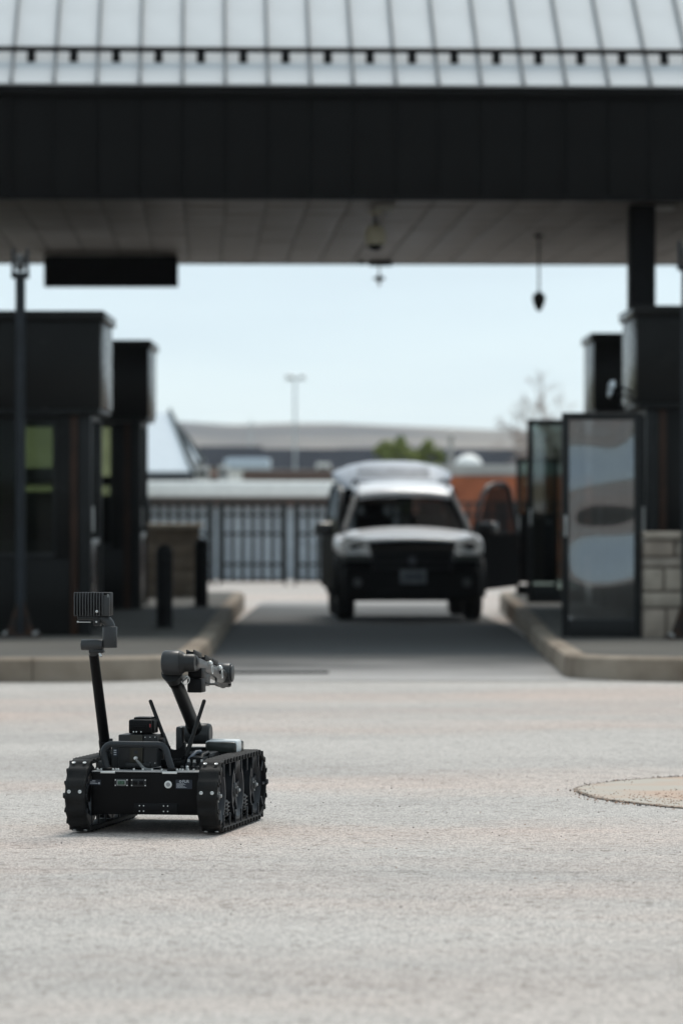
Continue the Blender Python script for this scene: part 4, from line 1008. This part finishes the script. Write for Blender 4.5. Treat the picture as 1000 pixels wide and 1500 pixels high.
# rear panel fittings
cp = MB().box((-.081, -.3545, .169), (.048, .006, .026), bev=.002).obj('connector_plate', anod2, bot)
MB().box((-.081, -.3583, .169), (.031, .003, .019), bev=.0015).obj('connector_bezel', mat('bezel_grey', (.22, .23, .22), .45), cp)
MB().box((-.081, -.3600, .169), (.024, .002, .013), bev=.001).obj('connector_face', mat('circuit_green', (.04, .075, .05), .5, var=.5, vscale=300), cp)
cp2 = MB().box((-.022, -.3545, .169), (.052, .006, .026), bev=.002).obj('switch_plate', anod2, bot)
for x in (-.034, -.012): MB().box((x, -.3583, .169), (.016, .003, .013), bev=.001).obj('switch_cap', anod, cp2)
for x in (-.101, -.061, -.045, .001):
    for z_ in (.178, .160): put('panel_screw', sc, bot, (x, -.358, z_))
rc = MB().lathe((.078, -.3525, .164), (0, -1, 0), [(0, .0125), (.004, .0125), (.005, .011), (.005, .0085), (.003, .008)], 22).obj('round_port', alum, bot)
MB().lathe((.078, -.355, .164), (0, -1, 0), [(0, .007), (.003, .006)], 18).obj('port_core', mat('port_grey', (.25, .25, .25), .5), rc)
# printed labels
def text_mesh(body, size, m, parent, loc, name):
    cu = bpy.data.curves.new('t', 'FONT'); cu.body = body; cu.size = size; cu.extrude = .0002; cu.align_x = 'CENTER'; cu.align_y = 'CENTER'; cu.offset = size * .02
    o = bpy.data.objects.new('t', cu); C.objects.link(o)
    dg = bpy.context.evaluated_depsgraph_get(); me = bpy.data.meshes.new_from_object(o.evaluated_get(dg))
    bpy.data.objects.remove(o); me.materials.clear(); me.materials.append(m)
    return put(name, me, parent, loc, (90, 0, 0))
lb_ = MB().box((.131, -.3527, .165), (.056, .0012, .030)).obj('rating_label', labelm, bot)
text_mesh('FLIR', .0125, inkw, lb_, (.1375, -.3540, .1745), 'label_lettering')
MB().lathe((.1195, -.3533, .1745), (0, -1, 0), [(0, .0042), (.0006, .0042)], 16).lathe((.1195, -.3540, .1745), (0, -1, 0), [(0, .0022), (.0004, .0022)], 12, mi=1).obj('label_mark', [inkw, labelm], lb_)
for k, w_ in enumerate((.026, .031, .022, .028, .034)): MB().box((.106 + w_ / 2, -.3535, .1675 - k * .0032), (w_, .0005, .0011)).obj('label_line', inkw, lb_)
lb2 = MB().box((-.172, -.3527, .169), (.038, .0012, .018)).obj('serial_label', labelm, bot)
for k, w_ in enumerate((.010, .018, .026)): MB().box((-.189 + w_ / 2 + (0.008 if k == 0 else 0), -.3535, .1745 - k * .0045), (w_, .0005, .0018)).obj('label_line', inkw, lb2)
MB().box((-.158, -.3535, .166), (.005, .0005, .006)).obj('label_mark', inkw, lb2)
# bolts along the rear deck
bm_ = MB().lathe((0, 0, 0), (0, 0, 1), [(0, .004), (.005, .004), (.0065, .0025)], 8).mesh('deck_bolt', screwm)
for x in (-.168, -.155, -.147, -.115, -.107, -.098, -.045, -.015, .018, .052, .104, .112, .122, .140, .160): put('deck_bolt', bm_, bot, (x, -.335 + .012 * ((x * 77) % 1), .209))

# carrying handle
def arc(cx, cz, r, a0, a1, y, n=6): return [(cx + r * math.cos(rad(a0 + (a1 - a0) * i / n)), y, cz + r * math.sin(rad(a0 + (a1 - a0) * i / n))) for i in range(n + 1)]
path = [(-.136, -.325, .205), (-.147, -.326, .250)] + arc(-.118, .264, .031, 172, 90, -.328) + arc(.036, .264, .031, 90, 8, -.328) + [(.075, -.326, .240), (.086, -.325, .205)]
hd = MB().tube(path, .0112, 14).obj('handle', mat('handle_blue_black', (.020, .0225, .0255), .38, var=.1), bot)
for x in (-.136, .086): MB().cyl((x, -.325, .207), (x, -.325, .217), .019, n=20, bev=.003).obj('handle_foot', anod, hd)

# electronics stack
eb = MB().box((-.072, -.20, .268), (.086, .12, .112), bev=.004).obj('control_box', anod2, bot)
MB().box((-.052, -.262, .268), (.043, .006, .110), bev=.002).obj('cover_strip', olive, eb)
MB().box((-.128, -.19, .250), (.030, .10, .088), bev=.004).obj('side_module', anod2, bot)
tg_ = MB().box((-.128, -.2415, .262), (.016, .0012, .026)).obj('module_label', labelm, bot)
for k in range(3): MB().box((-.130, -.2424, .270 - k * .007), (.009, .0005, .003)).obj('label_line', inkw, tg_)
for z_ in (.298, .266): MB().box((-.052, -.2655, z_), (.012, .0012, .009)).obj('symbol_tag', labelm, eb).name = 'symbol_tag'
MB().prism([(-.028, -.262, .215), (.016, -.250, .215), (.016, -.250, .322), (-.028, -.262, .325)], (0, .10, 0), bev=.003).obj('angled_cover', anod2, bot)
cs = MB().lathe((0, 0, 0), (0, -1, 0), [(0, .0018), (.0012, .0018)], 8).mesh('cover_screw', screwm)
for x, y in ((-.022, -.2615), (-.006, -.257), (.010, -.253)):
    for z_ in (.229, .316): put('cover_screw', cs, bot, (x, y, z_))
MB().lathe((.016, -.2, .29), (1, 0, 0), [(0, .022), (.012, .022), (.016, .016)], 20).obj('knob', anod, bot)
tb = MB().box((-.044, -.20, .350), (.080, .085, .048), bev=.006).obj('radio_module', anod, bot)
MB().box((-.050, -.2445, .352), (.058, .003, .014), bev=.001).obj('vent_recess', black_m, tb)
MB().box((-.002, -.20, .350), (.008, .06, .044), bev=.002).obj('heat_fins', anod, tb)
MB().box((-.009, -.2435, .354), (.005, .004, .012), bev=.002).obj('red_latch', red, tb)
for x in (-.066, -.056, -.040): MB().cyl((x, -.243, .333), (x, -.246, .333), .0022, n=8).obj('terminal', alum, tb)
MB().box((-.040, -.19, .377), (.060, .07, .008), bev=.003).obj('module_lid', anod, tb)
MB().box((-.046, -.255, .222), (.085, .035, .016), bev=.003).obj('connector_shelf', anod2, bot)
MB().cyl((-.052, -.264, .246), (-.052, -.280, .246), .006, n=14, bev=.001).obj('jack', alum, bot)
mb = MB(); rr = []
for i in range(13):
    k = i / 12; x = -.052 + .062 * k ** 1.3; z_ = .243 - .032 * min(1, k * 1.6) + .004 * math.sin(k * 6); wd = .004 + .013 * math.sin(math.pi * min(1, k * .9)) 
    rr.append([(x, -.281 - .012 * k, z_ + wd * .5), (x + .003, -.283 - .012 * k, z_), (x, -.281 - .012 * k, z_ - wd * .5)])
mb.sheet(rr); st_ = mb.obj('webbing_strap', mat('grey_strap', (.20, .20, .195), .8, var=.12, vscale=60), bot, 60)
so = st_.modifiers.new('thickness', 'SOLIDIFY'); so.thickness = .0015
# arm cradle with round notch
def notch(x0, x1, zb, zt, r, zc, n=12):
    p = [(x0, -.17, zb), (x1, -.17, zb), (x1, -.17, zt)]; xm_ = (x0 + x1) / 2
    for i in range(n + 1):
        a = rad(-18 - 144 * i / n); p.append((xm_ + r * math.cos(a), -.17, zc + r * math.sin(a)))
    return p + [(x0, -.17, zt)]
cr = MB().prism(notch(.020, .094, .238, .296, .033, .302), (0, .022, 0)).obj('arm_cradle', anod, bot)
cb = MB().box((.058, -.165, .224), (.086, .05, .028), bev=.004).obj('cradle_base', anod, bot)
for k in range(7): MB().box((.030 + k * .009, -.1915, .2385), (.004, .004, .006), bev=.001).obj('cradle_tooth', anod2, cb)
# antennas
def antenna(b, t_):
    b, t_ = Vector(b), Vector(t_); d = (t_ - b)
    a = MB().tube([b, b + d * .30, b + d * .32, t_], [.0080, .0076, .0066, .0064], 14).obj('antenna', cable, bot)
    MB().lathe(t_ - d.normalized() * .001, d, [(0, .0064), (.004, .005), (.006, .001)], 14).obj('antenna_tip', cable, a)
    MB().cyl((b.x, b.y, .209), (b.x, b.y, b.z + .006), .011, .009, n=14).obj('antenna_base', anod, a)
antenna((.036, -.17, .276), (-.025, -.17, .434)); antenna((.097, -.17, .244), (.161, -.17, .436))
# low gear between arm and right track
MB().box((.115, -.02, .232), (.10, .16, .045), bev=.008).obj('battery_tray', anod, bot)
MB().box((.138, -.15, .228), (.046, .10, .040), bev=.006).obj('valve_block', anod, bot)
MB().tube([(.108, -.20, .214), (.112, -.18, .240), (.128, -.15, .262), (.136, -.12, .262), (.138, -.10, .240)], .006, 10).obj('hose', bluegrey, bot)
MB().tube([(.150, -.21, .212), (.152, -.16, .252), (.158, -.10, .258), (.160, -.06, .235)], .0055, 10).obj('hose', cable, bot)
for x, y in ((.118, -.22), (.142, -.24), (.164, -.22)):
    k = MB().cyl((x, y, .208), (x, y, .232), .008, n=14, bev=.0015).obj('cable_gland', anod2, bot)
    MB().cyl((x, y, .232), (x, y, .240), .005, n=12).obj('gland_nut', screwm, k)
for k in range(4): MB().lathe((.110 + .018 * k, -.285, .210), (0, 0, 1), [(0, .006), (.010, .006), (.013, .003)], 12).obj('toggle', [anod2, screwm, anod, anod2][k], bot)
MB().box((-.168, -.05, .232), (.030, .18, .046), bev=.005).obj('left_rail', anod, bot)
MB().box((-.160, -.30, .224), (.022, .03, .028), bev=.003).obj('bracket', anod2, bot)
# battery pack over the right front
bp_ = MB().box((.160, .17, .262), (.108, .15, .042), bev=.010, seg=3).obj('battery_pack', mat('battery_olive', (.020, .023, .020), .35, var=.1, coat=.2), bot)
MB().box((.160, .150, .2665), (.1125, .080, .0455), bev=.009, seg=3).obj('white_band', mat('white_plastic', (.62, .64, .64), .35, var=.05), bp_)
MB().box((.140, .145, .2895), (.050, .035, .003), bev=.0015).obj('pack_label', mat('label_grey', (.45, .47, .47), .4), bp_)
MB().box((.108, .096, .246), (.006, .008, .012), bev=.002).obj('red_tab', red, bp_)
MB().box((.150, .155, .232), (.085, .13, .024), bev=.004).obj('pack_cradle', anod, bot)
# camera mast
mA, mB_ = Vector((-.193, -.12, .268)), Vector((-.193, -.287, .595)); md = (mB_ - mA).normalized()
ms = MB().cyl(mA, mB_, .0185, .0165, n=24).obj('mast', anod, bot)
MB().cyl(mA - md * .03, mA + md * .035, .0205, n=24, bev=.002).obj('mast_clamp', anod, ms)
MB().box(tuple(mA + md * .03 + Vector((.022, -.004, 0))), (.014, .014, .02), bev=.003).obj('clamp_lever', anod2, ms)
MB().box((-.193, -.105, .237), (.04, .07, .06), bev=.006).obj('mast_foot', anod, ms)
MB().cyl(mB_ - md * .005, mB_ + md * .03, .0155, n=20).obj('mast_neck', anod3, ms)
MB().cyl((-.232, -.297, .626), (-.157, -.297, .626), .0185, n=28, bev=.002).obj('tilt_joint', anod3, bot)
MB().box((-.180, -.297, .605), (.05, .028, .012), bev=.003).obj('joint_lip', anod2, bot)
MB().cyl((-.167, -.312, .598), (-.160, -.316, .588), .004, n=8).obj('clamp_screw', screwm, bot)
MB().cyl((-.1345, -.297, .617), (-.1345, -.297, .688), .0245, n=32, bev=.0015).obj('pan_joint', anod3, bot)
el = [(-.1345 - .036 + .036 * math.cos(rad(a)), -.297, .686 + .030 * math.sin(rad(a))) for a in range(0, 91, 10)]
MB().tube(el, [.0175] * 6 + [.0165, .0155, .0145, .0135], 16).obj('elbow_bracket', anod3, bot)
cb_ = MB().box((-.190, -.290, .764), (.118, .055, .078), bev=.004).obj('mast_camera', anod, bot)
for i in range(11): MB().box((-.2495 + i * .0096, -.3215, .763), (.0044, .014, .080), bev=.001).obj('cooling_fin', mat('fin_grey', (.045, .046, .047), .35, var=.1), cb_)
MB().box((-.141, -.3205, .758), (.023, .010, .070), bev=.003).obj('camera_cheek', anod3, cb_)
MB().box((-.134, -.3262, .792), (.006, .001, .012)).obj('camera_sticker', mat('sticker_grey', (.16, .165, .165), .5), cb_)
MB().lathe((-.172, -.3270, .739), (0, -1, 0), [(0, .0045), (.002, .0045), (.003, .002)], 14).obj('thumb_screw', screwm, cb_)
MB().box((-.205, -.29, .717), (.075, .05, .014), bev=.003).obj('camera_base', anod2, cb_)
MB().box((-.176, -.300, .702), (.022, .03, .024), bev=.003).obj('base_bracket', anod2, cb_)
MB().cyl((-.238, -.318, .703), (-.196, -.318, .703), .0014, n=6).obj('retainer_wire', alum, cb_)
for x in (-.240, -.176): MB().lathe((x, -.3165, .704), (0, -1, 0), [(0, .0032), (.003, .0032)], 10).obj('base_screw', screwm, cb_)
MB().lathe((-.19, -.232, .764), (0, 1, 0), [(0, .03), (.02, .03), (.024, .024)], 24).obj('lens', dome_m, cb_)

# manipulator arm
sh = Vector((.066, .14, .313)); el_ = Vector((.066, -.235, .528)); ad = (el_ - sh).normalized()
MB().cyl((.030, .14, .309), (.112, .14, .309), .036, n=36, bev=.003).obj('shoulder_drum', anod3, bot)
MB().lathe((.110, .14, .309), (1, 0, 0), [(0, .034), (.005, .034), (.008, .030)], 32).obj('shoulder_cap', anod3, bot)
MB().box((.012, .14, .285), (.024, .07, .10), bev=.008).obj('shoulder_bracket', anod3, bot)
MB().box((.060, .14, .222), (.12, .16, .03), bev=.006).obj('turret_base', anod, bot)
MB().cyl((.060, .14, .232), (.060, .14, .262), .05, n=32, bev=.004).obj('turret', anod, bot)
ua = MB().cyl(sh, el_, .0235, .0228, n=28).obj('upper_arm', anod2, bot)
MB().cyl(sh + ad * .02, sh + ad * .07, .026, n=28, bev=.003).obj('lower_collar', anod, ua)
MB().cyl(el_ - ad * .062, el_ - ad * .03, .0265, n=28, bev=.002).obj('upper_collar', anod, ua)
MB().cyl(el_ - ad * .03, el_ + ad * .012, .030, .036, n=28).obj('arm_socket', anod2, ua)
MB().lathe(el_ - ad * .05 + Vector((-.027, -.004, 0)), (-1, 0, -.2), [(0, .004), (.004, .004)], 8).obj('collar_screw', screwm, ua)
ed = MB().cyl((.038, -.258, .566), (.102, -.258, .566), .0415, n=40, bev=.008).obj('elbow_drum', anod3, bot)
MB().lathe((.100, -.258, .566), (1, 0, 0), [(0, .040), (.008, .036), (.014, .031), (.020, .030), (.044, .030), (.050, .026)], 32).obj('elbow_coupling', anod2, ed)
fa, fb_ = Vector((.126, -.235, .569)), Vector((.126, .27, .506)); fd = (fb_ - fa).normalized(); up = Vector((0, -fd.z, fd.y))
fo = MB().cyl(fa, fb_, .0250, n=28).obj('forearm', mat('forearm_grey', (.085, .086, .087), .32, var=.1, vscale=7), bot)
MB().cyl(fa - fd * .012, fa + fd * .03, .029, n=28, bev=.004).obj('forearm_collar', anod2, fo)
def on_arm(k, dx, du): return tuple(fa + (fb_ - fa) * k + Vector((dx, 0, 0)) + up * du)
tilt = math.degrees(math.atan2(fd.z, fd.y))
for k, L in ((.10, .13), (.45, .12), (.66, .10)):
    r_ = MB().box(on_arm(k, .002, .028), (.026, L, .010), (tilt, 0, 0), bev=.002).obj('tool_rail', anod, fo)
    for q in (-.012, .012): MB().box(on_arm(k, .002 + q, .036), (.004, L * .92, .008), (tilt, 0, 0), bev=.001).obj('rail_lip', anod2, r_)
for k in (.40, .72):
    c_ = MB().lathe(on_arm(k, .020, .012), (.9, -.2, .35), [(0, .009), (.010, .009), (.014, .006)], 14).obj('latch_pin', alum, fo)
    p = Vector(on_arm(k, .034, .004)); MB().tube([p + Vector((0, .012 * math.cos(a), -.012 + .014 * math.sin(a))) for a in [i * math.pi / 6 for i in range(13)]], .0013, 6).obj('pin_ring', alum, c_)
MB().box(on_arm(.84, .026, .002), (.010, .12, .016), (tilt, 0, 0), bev=.003).obj('side_block', anod, fo)
# wrist drum and gripper at the far end
wd_ = MB().cyl((.104, .285, .514), (.160, .285, .514), .036, n=32, bev=.004).obj('wrist_drum', anod3, bot)
MB().cyl((.160, .285, .514), (.166, .285, .514), .030, n=28, bev=.002).obj('wrist_cap', anod3, wd_)
MB().cyl((.120, .28, .499), (.115, .36, .478), .020, n=20).obj('wrist_roll', anod2, bot)
for sx in (-1, 1):
    MB().tube([(.112 + sx * .010, .35, .480), (.112 + sx * .022, .37, .474), (.112 + sx * .018, .395, .468), (.112 + sx * .006, .41, .464)], [.009, .009, .007, .004], 8).obj('gripper_finger', anod, bot)
# arm camera slung below the forearm
ac = MB().box((.128, -.14, .487), (.050, .070, .048), bev=.004).obj('arm_camera', anod, bot)
MB().box((.126, -.125, .528), (.048, .070, .036), bev=.004).obj('camera_mount', anod, ac)
MB().box((.128, -.05, .505), (.036, .10, .040), (tilt, 0, 0), bev=.005).obj('motor_box', anod2, fo)
MB().tube([(.150, -.10, .494), (.156, -.05, .488), (.160, .0, .486), (.156, .06, .484), (.140, .12, .500)], .004, 8).obj('arm_cable', cable, fo)
for p in ((.098, -.205, .540), (.104, -.20, .515)):
    k = MB().lathe(p, (-.3, -1, .1), [(0, .008), (.008, .008), (.011, .004)], 14).obj('lock_knob', alum, fo)
p = Vector((.106, -.215, .508)); MB().tube([p + Vector((.014 * math.cos(a), 0, .016 * math.sin(a))) for a in [i * math.pi / 6 for i in range(13)]], .0016, 6).obj('pin_ring', alum, fo)
MB().tube([(.094, -.225, .540), (.096, -.235, .520), (.104, -.23, .505), (.112, -.215, .515)], .003, 8).obj('coil_cable', mat('grey_cable', (.16, .16, .16), .5), fo)

# ------------------------------------------------------------------ air
hz = MB().box((0, 1260, 70), (6700, 4180, 260)).obj('haze', mat('haze_air', (.5, .5, .5)), sharp=0)
hz['kind'] = 'stuff'; hz['label'] = 'thin pale haze in the air'; hz['category'] = 'haze'
hm = bpy.data.materials.new('haze_volume'); hm.use_nodes = True; hm.node_tree.nodes.clear()
ho_ = hm.node_tree.nodes.new('ShaderNodeOutputMaterial'); hv = hm.node_tree.nodes.new('ShaderNodeVolumePrincipled')
hv.inputs['Color'].default_value = (.86, .92, 1.0, 1); hv.inputs['Density'].default_value = .00011; hv.inputs['Anisotropy'].default_value = .3
hm.node_tree.links.new(hv.outputs['Volume'], ho_.inputs['Volume'])
hz.data.materials.clear(); hz.data.materials.append(hm)
